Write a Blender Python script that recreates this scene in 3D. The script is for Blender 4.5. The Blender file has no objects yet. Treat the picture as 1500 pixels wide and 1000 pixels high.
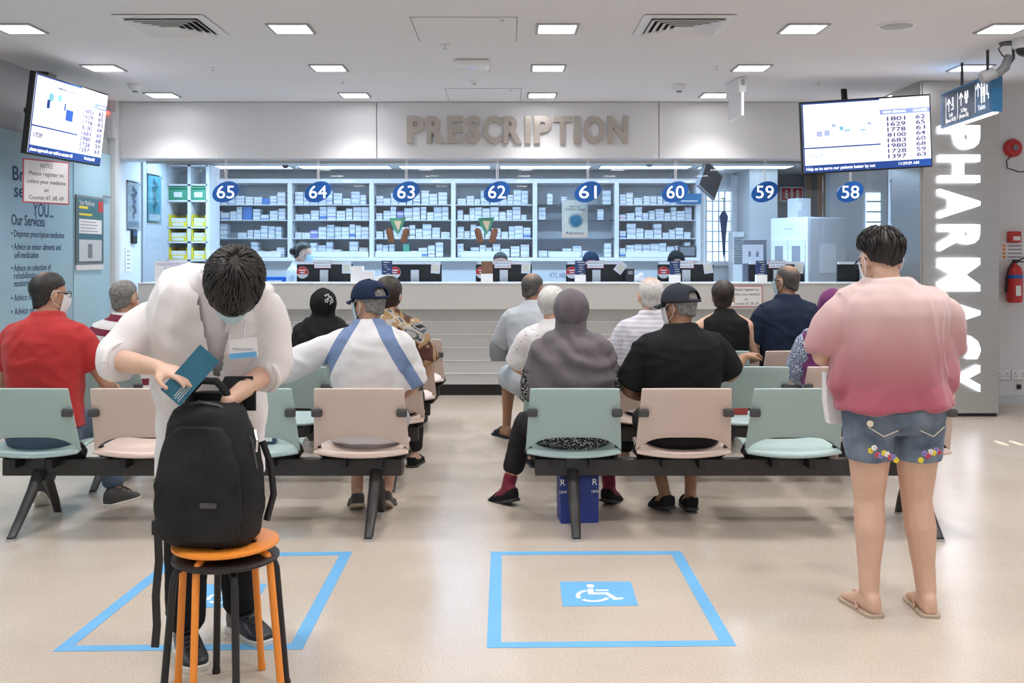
import bpy, bmesh, math, random
from mathutils import Vector as V, Matrix, Euler, noise
SC = bpy.context.scene
COL = SC.collection
PI = math.pi
R = math.radians

# ------------------------------------------------------------------ camera, world, exposure
F = 1458.3                      # focal length in pixels of the 1500 px wide frame (35 mm)
HX, HY, CAMZ = 742.0, 372.0, 1.5
cam_d = bpy.data.cameras.new('camera')
cam_d.lens = 35; cam_d.sensor_width = 36
cam_d.shift_x = (750 - HX) / 1500; cam_d.shift_y = -(500 - HY) / 1500
cam = bpy.data.objects.new('camera', cam_d); COL.objects.link(cam)
cam.location = (0, 0, CAMZ); cam.rotation_euler = (PI / 2, 0, 0)
SC.camera = cam
SC.view_settings.view_transform = 'Standard'
SC.view_settings.look = 'None'
SC.view_settings.gamma = 1
SC.view_settings.use_curve_mapping = False
SC.view_settings.exposure = 0.0
w = bpy.data.worlds.new('world'); SC.world = w; w.use_nodes = True
w.node_tree.nodes['Background'].inputs[0].default_value = (0.93, 0.95, 1.0, 1)
w.node_tree.nodes['Background'].inputs[1].default_value = 0.55

CEIL = 3.1
LIGHT_W = 8.5                   # watts of one square ceiling downlight
PHARM_W = 27.0                   # watts of one cool panel lamp inside the pharmacy

def area_light(name, loc, sx, sy, watts, col, rot=(0, 0, 0), spread=PI):
    d = bpy.data.lights.new(name, 'AREA'); d.shape = 'RECTANGLE'; d.size = sx; d.size_y = sy
    d.energy = watts; d.color = col; d.spread = spread
    o = bpy.data.objects.new(name, d); COL.objects.link(o); o.location = loc; o.rotation_euler = rot
    return o

# ------------------------------------------------------------------ helpers
def X(px, D): return (px - HX) * D / F            # world x of picture column px at distance D
def Z(py, D): return CAMZ - (py - HY) * D / F     # world z of picture row py at distance D

MATS = {}
def mat(name, col, rough=0.5, metal=0.0, spec=0.5, emit=0, ecol=None, noise_s=0, noise_a=0.0, bump=0.0, bump_s=60, coat=0, alpha=1, trans=0, sheen=0, sub=0):
    if name in MATS: return MATS[name]
    m = bpy.data.materials.new(name); m.use_nodes = True
    nt = m.node_tree; b = nt.nodes['Principled BSDF']
    c = (*col, 1)
    b.inputs['Base Color'].default_value = c
    b.inputs['Roughness'].default_value = rough
    b.inputs['Metallic'].default_value = metal
    b.inputs['Specular IOR Level'].default_value = spec
    b.inputs['Coat Weight'].default_value = coat
    b.inputs['Alpha'].default_value = alpha
    b.inputs['Transmission Weight'].default_value = trans
    b.inputs['Sheen Weight'].default_value = sheen
    if sub:
        b.inputs['Subsurface Weight'].default_value = sub
        b.inputs['Subsurface Scale'].default_value = 0.01
    if emit:
        b.inputs['Emission Color'].default_value = (*(ecol or col), 1)
        b.inputs['Emission Strength'].default_value = emit
    if noise_a or bump:
        tc = nt.nodes.new('ShaderNodeTexCoord')
        if noise_a:
            n = nt.nodes.new('ShaderNodeTexNoise'); n.inputs['Scale'].default_value = noise_s; n.inputs['Detail'].default_value = 4
            nt.links.new(tc.outputs['Object'], n.inputs['Vector'])
            mx = nt.nodes.new('ShaderNodeMix'); mx.data_type = 'RGBA'
            mx.inputs[6].default_value = tuple(max(0, x * (1 - noise_a)) for x in col) + (1,)
            mx.inputs[7].default_value = tuple(min(1, x * (1 + noise_a)) for x in col) + (1,)
            nt.links.new(n.outputs['Fac'], mx.inputs[0]); nt.links.new(mx.outputs[2], b.inputs['Base Color'])
        if bump:
            n2 = nt.nodes.new('ShaderNodeTexNoise'); n2.inputs['Scale'].default_value = bump_s; n2.inputs['Detail'].default_value = 3
            nt.links.new(tc.outputs['Object'], n2.inputs['Vector'])
            bp = nt.nodes.new('ShaderNodeBump'); bp.inputs['Strength'].default_value = bump; bp.inputs['Distance'].default_value = 0.01
            nt.links.new(n2.outputs['Fac'], bp.inputs['Height']); nt.links.new(bp.outputs['Normal'], b.inputs['Normal'])
    MATS[name] = m
    return m

def nodes_of(name, rough=0.7, sheen=0):
    """a material to be wired by hand: returns material, tree, principled, object-coordinate socket"""
    m = mat(name, (.8, .8, .8), rough, sheen=sheen); nt = m.node_tree
    tc = nt.nodes.new('ShaderNodeTexCoord')
    return m, nt, nt.nodes['Principled BSDF'], tc.outputs['Object']
def ramp(nt, sock, stops, interp='LINEAR'):
    r = nt.nodes.new('ShaderNodeValToRGB'); r.color_ramp.interpolation = interp
    el = r.color_ramp.elements
    while len(el) < len(stops): el.new(0.5)
    for e, (p, c) in zip(el, stops): e.position = p; e.color = (*c, 1)
    nt.links.new(sock, r.inputs[0]); return r.outputs[0]
def math_n(nt, op, a, b=None, c=None):
    n = nt.nodes.new('ShaderNodeMath'); n.operation = op
    for i, s in enumerate((a, b, c)):
        if s is None: continue
        if isinstance(s, (int, float)): n.inputs[i].default_value = s
        else: nt.links.new(s, n.inputs[i])
    return n.outputs[0]
def sep(nt, s):
    n = nt.nodes.new('ShaderNodeSeparateXYZ'); nt.links.new(s, n.inputs[0]); return n.outputs
def mixc(nt, f, a, b):
    n = nt.nodes.new('ShaderNodeMix'); n.data_type = 'RGBA'
    for i, s in ((0, f), (6, a), (7, b)):
        if isinstance(s, (int, float)): n.inputs[i].default_value = s
        elif isinstance(s, tuple): n.inputs[i].default_value = (*s, 1)
        else: nt.links.new(s, n.inputs[i])
    return n.outputs[2]
def tex(nt, kind, vec, scale, **kw):
    n = nt.nodes.new('ShaderNodeTex' + kind); nt.links.new(vec, n.inputs['Vector'])
    if 'Scale' in n.inputs: n.inputs['Scale'].default_value = scale
    for k, v in kw.items():
        if k in n.inputs: n.inputs[k].default_value = v
        else: setattr(n, k, v)
    return n

class MB:
    """mesh builder: collects shapes into one mesh"""
    def __init__(s): s.v = []; s.f = []
    def add(s, vs, fs):
        o = len(s.v); s.v += [tuple(p) for p in vs]; s.f += [tuple(i + o for i in f) for f in fs]; return s
    def box(s, c, d, M=None):
        x, y, z = (q / 2 for q in d)
        vs = [V((sx * x, sy * y, sz * z)) for sx in (-1, 1) for sy in (-1, 1) for sz in (-1, 1)]
        vs = [(M @ p if M else p) + V(c) for p in vs]
        return s.add(vs, [(0, 1, 3, 2), (4, 6, 7, 5), (0, 4, 5, 1), (2, 3, 7, 6), (0, 2, 6, 4), (1, 5, 7, 3)])
    def span(s, x0, x1, y0, y1, z0, z1):
        return s.box(((x0 + x1) / 2, (y0 + y1) / 2, (z0 + z1) / 2), (abs(x1 - x0), abs(y1 - y0), abs(z1 - z0)))
    def loft(s, rings, caps=True, closed=True):
        o = len(s.v); n = len(rings[0])
        for r in rings: s.v += [tuple(p) for p in r]
        for i in range(len(rings) - 1):
            for j in range(n if closed else n - 1):
                a = o + i * n + j; b = o + i * n + (j + 1) % n
                s.f.append((a, b, b + n, a + n))
        if caps and closed:
            s.f.append(tuple(o + j for j in range(n))[::-1]); s.f.append(tuple(o + (len(rings) - 1) * n + j for j in range(n)))
        return s
    def tube(s, pts, r, n=8, flat=1.0, up=None):
        """sweep; r number or list; flat squashes the second axis"""
        pts = [V(p) for p in pts]; rs = r if isinstance(r, (list, tuple)) else [r] * len(pts)
        rings = []; prev = None
        for i, p in enumerate(pts):
            t = (pts[min(i + 1, len(pts) - 1)] - pts[max(i - 1, 0)]).normalized()
            if prev is None:
                a = V(up) if up else (V((0, 0, 1)) if abs(t.z) < .9 else V((1, 0, 0)))
                u = (a - t * a.dot(t)).normalized()
            else:
                u = (prev - t * prev.dot(t)).normalized()
            prev = u; w_ = t.cross(u)
            rings.append([p + (u * math.cos(2 * PI * k / n) + w_ * math.sin(2 * PI * k / n) * flat) * rs[i] for k in range(n)])
        return s.loft(rings)
    def lathe(s, c, prof, n=16, ax='z'):
        rings = []
        for r, h in prof:
            ring = []
            for k in range(n):
                a = 2 * PI * k / n; q = (r * math.cos(a), r * math.sin(a), h)
                if ax == 'y': q = (q[0], -q[2], q[1])
                if ax == 'x': q = (q[2], q[0], q[1])
                ring.append(V(q) + V(c))
            rings.append(ring)
        return s.loft(rings)
    def ell(s, c, r, n=14, m=9, M=None):
        vs = []; c = V(c)
        rings = []
        for i in range(m + 1):
            t = -PI / 2 + PI * i / m; t = max(-1.5, min(1.5, t))
            ring = []
            for k in range(n):
                a = 2 * PI * k / n
                p = V((r[0] * math.cos(t) * math.cos(a), r[1] * math.cos(t) * math.sin(a), r[2] * math.sin(t)))
                ring.append((M @ p if M else p) + c)
            rings.append(ring)
        return s.loft(rings)
    def prism(s, poly, h, M=None):
        """poly in xy, extruded 0..h along z, then M"""
        n = len(poly); vs = [V((x, y, 0)) for x, y in poly] + [V((x, y, h)) for x, y in poly]
        if M: vs = [M @ p for p in vs]
        return s.add(vs, [tuple(range(n))[::-1], tuple(range(n, 2 * n))] + [(i, (i + 1) % n, n + (i + 1) % n, n + i) for i in range(n)])
    def mesh(s, name, smooth=False):
        me = bpy.data.meshes.new(name); me.from_pydata(s.v, [], s.f); me.validate()
        bm = bmesh.new(); bm.from_mesh(me); bmesh.ops.recalc_face_normals(bm, faces=bm.faces); bm.to_mesh(me); bm.free()
        if smooth: me.shade_smooth()
        return me
    def build(s, name, m, parent=None, smooth=False, bevel=0, loc=None, angle=40):
        return link(name, s.mesh(name, smooth), m, parent, bevel, loc, angle if smooth else None)

def link(name, me, m, parent=None, bevel=0, loc=None, angle=None):
    if m:
        me.materials.clear(); me.materials.append(MATS[m] if isinstance(m, str) else m)
    o = bpy.data.objects.new(name, me); COL.objects.link(o)
    if parent: o.parent = parent
    if loc: o.location = loc
    if bevel:
        b = o.modifiers.new('bevel', 'BEVEL'); b.width = bevel; b.segments = 2; b.limit_method = 'ANGLE'; b.angle_limit = R(40)
        me.shade_smooth()
        angle = 45
    if angle: me.set_sharp_from_angle(angle=R(angle))
    return o

def tag(o, label=None, cat=None, group=None, kind=None):
    if label: o['label'] = label
    if cat: o['category'] = cat
    if group: o['group'] = group
    if kind: o['kind'] = kind
    return o
def thing(name, label, cat, loc=(0, 0, 0), rot=(0, 0, 0), group=None):
    o = bpy.data.objects.new(name, None); COL.objects.link(o); o.empty_display_size = 0.1
    o.location = loc; o.rotation_euler = rot if not isinstance(rot, (int, float)) else (0, 0, rot)
    return tag(o, label, cat, group)
def struct(name, mb, m, bevel=0, parent=None):
    o = mb.build(name, m, parent, bevel=bevel)
    if not parent: o['kind'] = 'structure'
    return o
def copy_tree(o, parent=None):
    c = o.copy(); COL.objects.link(c)
    if parent: c.parent = parent
    for ch in list(o.children): copy_tree(ch, c)
    return c

def text_mesh(s, height, width=None, ext=0.001, bold=0.0, shear=0.0, align='CENTER'):
    cu = bpy.data.curves.new('t', 'FONT'); cu.body = s; cu.size = 1; cu.offset = bold; cu.shear = shear
    cu.resolution_u = 3
    o = bpy.data.objects.new('t', cu); me = bpy.data.meshes.new_from_object(o)
    bpy.data.objects.remove(o); bpy.data.curves.remove(cu)
    xs = [v.co.x for v in me.vertices]; ys = [v.co.y for v in me.vertices]
    if not xs: return me
    x0, x1, y0, y1 = min(xs), max(xs), min(ys), max(ys)
    ky = height / 0.70; kx = width / (x1 - x0) if width else ky
    ox = {'CENTER': (x0 + x1) / 2, 'LEFT': x0, 'RIGHT': x1}[align]
    for v in me.vertices: v.co = ((v.co.x - ox) * kx, (v.co.y - 0.35) * ky, 0)
    bm = bmesh.new(); bm.from_mesh(me)
    if ext:
        fs = list(bm.faces)
        r = bmesh.ops.extrude_face_region(bm, geom=fs)
        for e in r['geom']:
            if isinstance(e, bmesh.types.BMVert): e.co.z += ext
        bmesh.ops.recalc_face_normals(bm, faces=bm.faces)
    bm.to_mesh(me); bm.free(); me.shade_flat()
    return me
def frame(pos, right, up):
    r = V(right).normalized(); u = V(up); u = (u - r * u.dot(r)).normalized(); n = r.cross(u)
    return Matrix(((r.x, u.x, n.x, pos[0]), (r.y, u.y, n.y, pos[1]), (r.z, u.z, n.z, pos[2]), (0, 0, 0, 1)))
def text(name, s, pos, height, m, parent=None, right=(1, 0, 0), up=(0, 0, 1), **kw):
    me = text_mesh(s, height, **kw); me.transform(frame(pos, right, up)); me.name = name
    return link(name, me, m, parent)

# ------------------------------------------------------------------ plain materials
mat('white', (.82, .82, .83), .45)
mat('white_gloss', (.85, .86, .88), .2)
mat('ceiling', (.80, .79, .80), .85)
mat('bulkhead', (.76, .76, .78), .38)
mat('steel', (.55, .54, .52), .32, 1.0)
mat('letter_steel', (.50, .45, .40), .33, .85)
mat('chrome', (.75, .75, .75), .15, 1.0)
mat('black', (.012, .012, .013), .45)
mat('black_matte', (.015, .015, .016), .8)
mat('plinth', (.008, .008, .009), .5)
mat('dark_metal', (.045, .043, .043), .42, .3)
mat('dark_grey', (.06, .06, .062), .55)
mat('grey', (.4, .4, .41), .5)
mat('mid_grey', (.22, .23, .25), .5)
mat('pale_grey', (.62, .64, .66), .5)
mat('counter', (.56, .565, .56), .42)
mat('counter_lip', (.62, .61, .59), .35)
mat('blue_sign', (.012, .11, .42), .35)
mat('sign_blue', (.03, .18, .38), .3)
mat('navy_panel', (.02, .06, .12), .3)
mat('tape_blue', (.13, .40, .70), .5, noise_s=6, noise_a=.1)
mat('tape_white', (.82, .84, .86), .5, noise_s=40, noise_a=.12)
mat('red', (.55, .03, .03), .35)
mat('red_border', (.55, .12, .16), .6)
mat('paper', (.82, .81, .82), .8)
mat('card', (.78, .70, .55), .8)
mat('ink', (.05, .05, .08), .8)
mat('ink_blue', (.05, .09, .2), .7)
mat('ink_grey', (.3, .3, .34), .8)
mat('navy', (.02, .05, .16), .6)
mat('orange', (.86, .28, .035), .42)
mat('yellow', (.86, .70, .04), .4)
mat('green_bin', (.08, .36, .20), .45)
mat('blue_bin', (.02, .16, .62), .45)
mat('teal', (.02, .13, .20), .6, noise_s=30, noise_a=.15)
mat('teal_poster', (.06, .17, .20), .5)
mat('teal_light', (.18, .50, .55), .5)
mat('wood', (.55, .36, .24), .5, noise_s=8, noise_a=.2)
mat('mint', (.39, .52, .51), .42, bump=.12, bump_s=700)
mat('blush', (.66, .53, .465), .42, bump=.12, bump_s=700)
mat('downlight', (1, 1, 1), .5, emit=14, ecol=(1, .98, 1))
mat('panel_lamp', (1, 1, 1), .5, emit=3, ecol=(.66, .84, 1))
mat('led_letter', (1, 1, 1), .5, emit=2.2, ecol=(.80, .87, 1))
mat('led_red', (1, .05, .03), .5, emit=6)
mat('led_blue', (.1, .1, 1), .5, emit=3)
mat('screen', (.9, .9, 1), .3, emit=.85, ecol=(.86, .88, 1))
mat('screen_blue', (.02, .08, .35), .3, emit=.3, ecol=(.02, .09, .45))
mat('screen_band', (.4, .5, .85), .3, emit=.5, ecol=(.30, .40, .85))
mat('screen_ink', (.1, .1, .25), .5, emit=.12, ecol=(.12, .12, .38))
mat('screen_pale', (.5, .6, .9), .5, emit=.5, ecol=(.5, .58, .9))
mat('screen_teal', (.3, .7, .8), .5, emit=.5, ecol=(.2, .6, .75))
mat('screen_white', (1, 1, 1), .5, emit=.9)
mat('window_day', (.8, .9, 1), .5, emit=1.6, ecol=(.55, .76, 1))
mat('skin', (.52, .30, .20), .5, noise_s=14, noise_a=.12, sub=.06)
mat('skin_pale', (.66, .42, .31), .5, noise_s=14, noise_a=.1, sub=.06)
mat('skin_tan', (.36, .19, .115), .5, noise_s=14, noise_a=.14, sub=.05)
mat('mask_blue', (.50, .68, .76), .8)
mat('mask_white', (.80, .82, .84), .8)
mat('lens', (.5, .55, .6), .1, alpha=.35)

def glass_mat(name, tint, refl=1.0):
    m = bpy.data.materials.new(name); m.use_nodes = True; nt = m.node_tree
    for n in list(nt.nodes): nt.nodes.remove(n)
    out = nt.nodes.new('ShaderNodeOutputMaterial'); mx = nt.nodes.new('ShaderNodeMixShader')
    t = nt.nodes.new('ShaderNodeBsdfTransparent'); g = nt.nodes.new('ShaderNodeBsdfGlossy')
    t.inputs[0].default_value = (*tint, 1); g.inputs['Roughness'].default_value = 0.02
    fr = nt.nodes.new('ShaderNodeFresnel'); fr.inputs[0].default_value = 1.5
    f = math_n(nt, 'MULTIPLY', fr.outputs[0], refl)
    nt.links.new(f, mx.inputs[0]); nt.links.new(t.outputs[0], mx.inputs[1]); nt.links.new(g.outputs[0], mx.inputs[2])
    nt.links.new(mx.outputs[0], out.inputs[0]); MATS[name] = m; return m
glass_mat('glass', (.97, .985, 1)); glass_mat('acrylic', (.9, .95, .98)); glass_mat('glass_green', (.80, .92, .92))

# speckled sheet floor
m, nt, b, oc = nodes_of('floor', .22)
n1 = tex(nt, 'Noise', oc, 1.3, Detail=3.0); n2 = tex(nt, 'Noise', oc, 160, Detail=2.0); n3 = tex(nt, 'Noise', oc, 14, Detail=4.0)
base = ramp(nt, n1.outputs['Fac'], [(.3, (.50, .435, .365)), (.7, (.57, .50, .43))])
sp = ramp(nt, n2.outputs['Fac'], [(.33, (.66, .62, .58)), (.45, (1, 1, 1)), (.6, (1, 1, 1)), (.72, (1.18, 1.18, 1.18))])
mm = nt.nodes.new('ShaderNodeMix'); mm.data_type = 'RGBA'; mm.blend_type = 'MULTIPLY'; mm.inputs[0].default_value = .8
nt.links.new(base, mm.inputs[6]); nt.links.new(sp, mm.inputs[7]); nt.links.new(mm.outputs[2], b.inputs['Base Color'])
rr = nt.nodes.new('ShaderNodeMapRange'); rr.inputs[3].default_value = .17; rr.inputs[4].default_value = .30
nt.links.new(n3.outputs['Fac'], rr.inputs[0]); nt.links.new(rr.outputs[0], b.inputs['Roughness'])
# brushed steel column cladding: fine horizontal brushing
m, nt, b, oc = nodes_of('brushed', .3)
mp = nt.nodes.new('ShaderNodeMapping'); mp.inputs['Scale'].default_value = (1.2, 1.2, 60); nt.links.new(oc, mp.inputs[0])
n1 = tex(nt, 'Noise', mp.outputs[0], 4, Detail=3.0)
b.inputs['Metallic'].default_value = 1
nt.links.new(ramp(nt, n1.outputs['Fac'], [(.3, (.46, .45, .43)), (.7, (.56, .55, .53))]), b.inputs['Base Color'])
b.inputs['Roughness'].default_value = .34
# blue wall panel
mat('wall_blue', (.36, .56, .66), .3, noise_s=1.5, noise_a=.05)
mat('wall_blue_light', (.44, .68, .80), .25)
mat('wall_grey', (.50, .52, .53), .6); mat('wall_rear_grey', (.44, .46, .49), .5)  # upper left wall grey; the rear side wall's own grey
mat('wall_white', (.74, .75, .76), .6, noise_s=2, noise_a=.03)
# ------------------------------------------------------------------ the room
DB, DC = 10.54, 10.44            # distance of the counter body and of its worktop edge
struct('floor', MB().span(-6, 8, -4, 16, -.1, 0), 'floor')
struct('ceiling', MB().span(-6, 8, -4, DB + .05, CEIL, CEIL + .1), 'ceiling')
WX = -4.15
wl = struct('wall_left', MB().span(WX - .2, WX, -4, 10.36, 0, CEIL), 'wall_grey')
for a, b_, mm_ in ((-1.6, .58, 'wall_blue'), (.6, 2.78, 'wall_blue'), (2.8, 4.98, 'wall_blue'), (5.0, 7.18, 'wall_blue'), (7.2, 9.46, 'wall_blue'), (9.48, 10.36, 'wall_blue_light')):
    MB().span(WX, WX + .03, a, b_, .1, 2.53).build('wall_panel', mm_, wl, bevel=.004)
struct('trim_1', MB().span(WX - .2, X(171, 10.4), 10.37, 10.47, 0, CEIL), 'wall_white')
struct('baseboard_left', MB().span(WX, WX + .04, -4, 10.36, 0, .1), 'grey')
# side walls of the pharmacy
struct('wall_pharmacy_left', MB().span(-4.35, -4.11, 10.48, 11.2, 0, 2.75), 'wall_white')
struct('wall_pharmacy_left_rear', MB().span(-4.35, -4.09, 11.2, 12.0, 0, 2.75), 'wall_rear_grey')
struct('wall_pharmacy_right', MB().span(4.12, 4.3, 9.95, 10.75, 0, 2.75), 'wall_white')
struct('wall_back', MB().span(-5, 2.65, 13.75, 13.9, 0, 2.75), 'bulkhead')
# bulkhead in three panels with recessed seams
BX0, BX1 = X(171, DB - .05), 4.3
bk = struct('wall_bulkhead', MB().span(BX0, BX1, DB - .03, DB + .3, 2.5, CEIL), 'pale_grey')
xs = [BX0, X(552, DB - .05), X(965, DB - .05), BX1]
for i in range(3):
    MB().span(xs[i] + .004, xs[i + 1] - .004, DB - .06, DB - .03, 2.505, CEIL - .004).build('bulkhead_panel', 'bulkhead', bk, bevel=.003)
for px in (178, 254, 321): MB().lathe((X(px, DB - .06), DB - .062, 2.56), [(.006, 0), (.005, .002)], 8, 'y').build('screw_cap', 'grey', bk)
# right hand side: steel clad column, end wall, corridor
cl = struct('column_right', MB().span(3.86, 4.52, 9.24, 9.9, 0, CEIL), 'grey')
MB().span(3.84, 4.545, 9.19, 9.24, .03, CEIL).build('steel_cladding', 'brushed', cl, bevel=.004)
MB().span(3.82, 3.86, 9.2, 9.88, .03, CEIL).build('steel_cladding', 'brushed', cl, bevel=.004)
MB().span(3.85, 4.53, 9.2, 9.24, 0, .03).build('kick_plate', 'plinth', cl)
struct('wall_right', MB().span(4.3, 8, 9.95, 10.1, 0, CEIL), 'wall_white')
struct('baseboard_right', MB().span(4.5, 8, 9.925, 9.95, 0, .09), 'pale_grey')
# pharmacy ceiling with lamp strips
struct('ceiling_pharmacy', MB().span(-4.6, 7, DB + .3, 16, 2.64, 2.74), 'white')

# ------------------------------------------------------------------ ceiling fixtures
def downlight(x, y, label):
    t = thing('downlight', label, 'ceiling light', (x, y, CEIL), group='square recessed downlights in the lobby ceiling')
    m_ = MB()
    for sx, sy, dx, dy in ((0, 1, .30, .02), (0, -1, .30, .02), (1, 0, .02, .26), (-1, 0, .02, .26)):
        m_.box((sx * .14, sy * .14, -.006), (dx, dy, .012))
    m_.build('trim_frame', 'grey', t)
    MB().box((0, 0, -.003), (.26, .26, .006)).build('diffuser', 'downlight', t)
    l = area_light('lamp', (0, 0, -.02), .25, .25, LIGHT_W, (1, .965, .95), spread=R(108)); l.parent = t
    return t
rows = [(7.05, 'front'), (8.54, 'middle'), (10.0, 'rear')]
colsx = [(-3.457, 'above the left wall screen'), (-1.525, 'second column from the left wall'), (.357, 'in the centre column over the lobby aisle'), (2.10, 'second column from the steel column'), (3.98, 'above the steel column side')]
for y, rn in rows:
    for x, cn in colsx:
        if rn == 'front' and x > 3.5: x = 3.52
        downlight(x, y, 'square white recessed downlight, %s row, %s' % (rn, cn))
for y, rn in ((5.55, 'first'), (4.05, 'second'), (2.55, 'third'), (1.05, 'fourth'), (-.45, 'fifth'), (-1.95, 'sixth')):          # the same grid goes on over and behind the viewer
    for x, cn in colsx:
        downlight(x, y, 'recessed downlight, %s row out of view, %s' % (rn, cn))

def diffuser(x, y, label):
    t = thing('air_diffuser', label, 'air vent', (x, y, CEIL), group='square ceiling air diffusers')
    MB().box((0, 0, -.001), (.50, .50, .002)).build('duct_opening', 'black_matte', t)
    for k, s in enumerate((.62, .50, .41, .32, .23, .14)):
        m_ = MB(); h0 = -.004; dr = .04 if k == 0 else .014
        o_ = [(sx * s / 2, sy * s / 2) for sx, sy in ((-1, -1), (1, -1), (1, 1), (-1, 1))]
        q = s / 2 - (.06 if k == 0 else .036)
        i_ = [(sx * q, sy * q) for sx, sy in ((-1, -1), (1, -1), (1, 1), (-1, 1))]
        lo, hi = (-.006, -.012) if k == 0 else (-.030, -.006)
        m_.loft([[(a, b, lo) for a, b in o_], [(a, b, lo - .003) for a, b in o_], [(a, b, hi - .003) for a, b in i_], [(a, b, hi) for a, b in i_], [(a, b, lo) for a, b in o_]], caps=False)
        m_.build('frame' if k == 0 else 'vane', 'white', t)
    return t
diffuser(X(252, 6.95), 6.95, 'square louvred air diffuser in the ceiling above the left wall screen')
diffuser(X(1000, 6.95), 6.95, 'square louvred air diffuser in the ceiling right of the centre')

def hatch(x0, x1, y0, y1, label):
    t = thing('access_panel', label, 'ceiling panel', ((x0 + x1) / 2, (y0 + y1) / 2, CEIL))
    a, b_ = (x1 - x0) / 2, (y1 - y0) / 2
    m_ = MB()
    for c, d in (((0, b_), (2 * a, .006)), ((0, -b_), (2 * a, .006)), ((a, 0), (.006, 2 * b_)), ((-a, 0), (.006, 2 * b_))): m_.box((*c, -.001), (*d, .002))
    m_.build('joint', 'ink_grey', t); MB().box((0, 0, -.002), (2 * a - .012, 2 * b_ - .012, .004)).build('panel', 'ceiling', t)
    MB().lathe((a - .1, -b_ + .08, -.004), [(.012, 0), (.012, -.004), (.004, -.006)], 10).build('latch', 'grey', t)
hatch(X(607, 7.05), X(757, 7.05), 6.72, 7.48, 'flush square access panel in the ceiling left of the centre lights')
hatch(X(655, 10.0), X(763, 10.0), 9.62, 10.35, 'flush access panel in the ceiling close to the bulkhead')

t = thing('wifi_access_point', 'white wireless box with a small blue light under the ceiling', 'access point', (X(692, 8.3), 8.3, CEIL))
MB().box((0, 0, -.03), (.29, .29, .06)).build('housing', 'white_gloss', t, bevel=.02)
MB().lathe((0, -.1, -.059), [(.006, 0), (.005, -.004)], 10).build('status_light', 'led_blue', t)
MB().box((0, 0, -.003), (.24, .24, .006)).build('mount_plate', 'grey', t)
for px, D, lb in ((198, 9.4, 'white smoke detector on the ceiling by the left screen'), (995, 9.4, 'white smoke detector on the ceiling before the bulkhead right of the lettering')):
    t = thing('smoke_detector', lb, 'smoke detector', (X(px, D), D, CEIL), group='ceiling smoke detectors')
    MB().lathe((0, 0, 0), [(.07, 0), (.07, -.015), (.055, -.03), (.05, -.05), (.03, -.062), (.001, -.064)], 20).build('housing', 'white', t, True)
    MB().lathe((0, 0, -.05), [(.028, 0), (.028, -.018), (.02, -.024), (.001, -.025)], 14).build('sensor', 'mid_grey', t, True)
for px, D, lb in ((312, 8.55, 'small ceiling sprinkler near the left air diffuser'), (502, 9.15, 'small ceiling sprinkler between the second column lights'), (695, 9.2, 'small ceiling sprinkler behind the wireless box'), (1050, 8.5, 'small ceiling sprinkler left of the hanging exit sign'), (1199, 9.2, 'small ceiling sprinkler above the right screen'), (652, 7.6, 'small ceiling sprinkler by the large access panel')):
    t = thing('sprinkler', lb, 'sprinkler', (X(px, D), D, CEIL), group='ceiling sprinklers')
    MB().lathe((0, 0, 0), [(.04, 0), (.038, -.006), (.012, -.008)], 14).build('escutcheon', 'white', t)
    MB().tube([(0, 0, -.006), (0, 0, -.03)], .007).lathe((0, 0, -.03), [(.018, 0), (.018, -.003)], 10).build('head', 'chrome', t)
t = thing('ceiling_speaker', 'round flush grey ceiling speaker near the right lights', 'speaker', (X(1313, 6.95), 6.95, CEIL))
MB().lathe((0, 0, 0), [(.135, 0), (.13, -.012), (.112, -.012), (.11, -.004)], 28).build('ring', 'white', t, True)
MB().lathe((0, 0, -.004), [(.111, 0), (.09, -.006), (.001, -.010)], 28).build('grille', 'grey', t, True)

t = thing('hanging_exit_sign', 'thin white edge-on sign panel hanging from a ceiling box', 'sign', (X(1078, 9.2), 9.2, CEIL), R(4))
MB().box((0, 0, -.07), (.07, .42, .14)).build('housing', 'white', t, bevel=.008)
MB().box((0, .0, -.24), (.022, .40, .22)).build('panel', 'white_gloss', t, bevel=.004)
MB().box((.0, -.20, -.235), (.018, .012, .22)).build('light_edge', 'screen_white', t)
MB().box((.0, -.213, -.05), (.03, .006, .05)).build('test_button', 'grey', t)

# dome camera and projector-like camera at the right edge
t = thing('dome_camera', 'white ceiling dome camera with dark lens at the right edge', 'camera', (X(1502, 7.4), 7.4, CEIL))
MB().lathe((0, 0, 0), [(.09, 0), (.09, -.06), (.075, -.075)], 22).build('housing', 'pale_grey', t, True)
MB().ell((0, 0, -.075), (.068, .068, .06)).build('dome', 'black', t, True)
t = thing('spot_camera', 'dark grey bracketed camera on the ceiling over the blue direction sign', 'camera', (3.80, 7.53, CEIL))
MB().lathe((0, 0, 0), [(.07, 0), (.07, -.012)], 18).build('ceiling_plate', 'dark_grey', t)
MB().tube([(.03, 0, 0), (.035, 0, -.12), (0, 0, -.17)], .011).build('arm', 'dark_grey', t)
MB().tube([(0, 0, -.10), (-.03, 0, -.19), (-.1, .01, -.25)], [.03, .036, .03], 12).build('body', 'mid_grey', t, True)
MB().tube([(-.1, .01, -.23), (-.2, .02, -.27)], [.04, .046], 16).build('lens_hood', 'grey', t, True)
MB().tube([(-.05, 0, -.02), (-.08, 0, -.05), (-.05, 0, -.10), (.0, 0, -.12)], .005, 6).build('cable', 'black', t, True)

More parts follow.
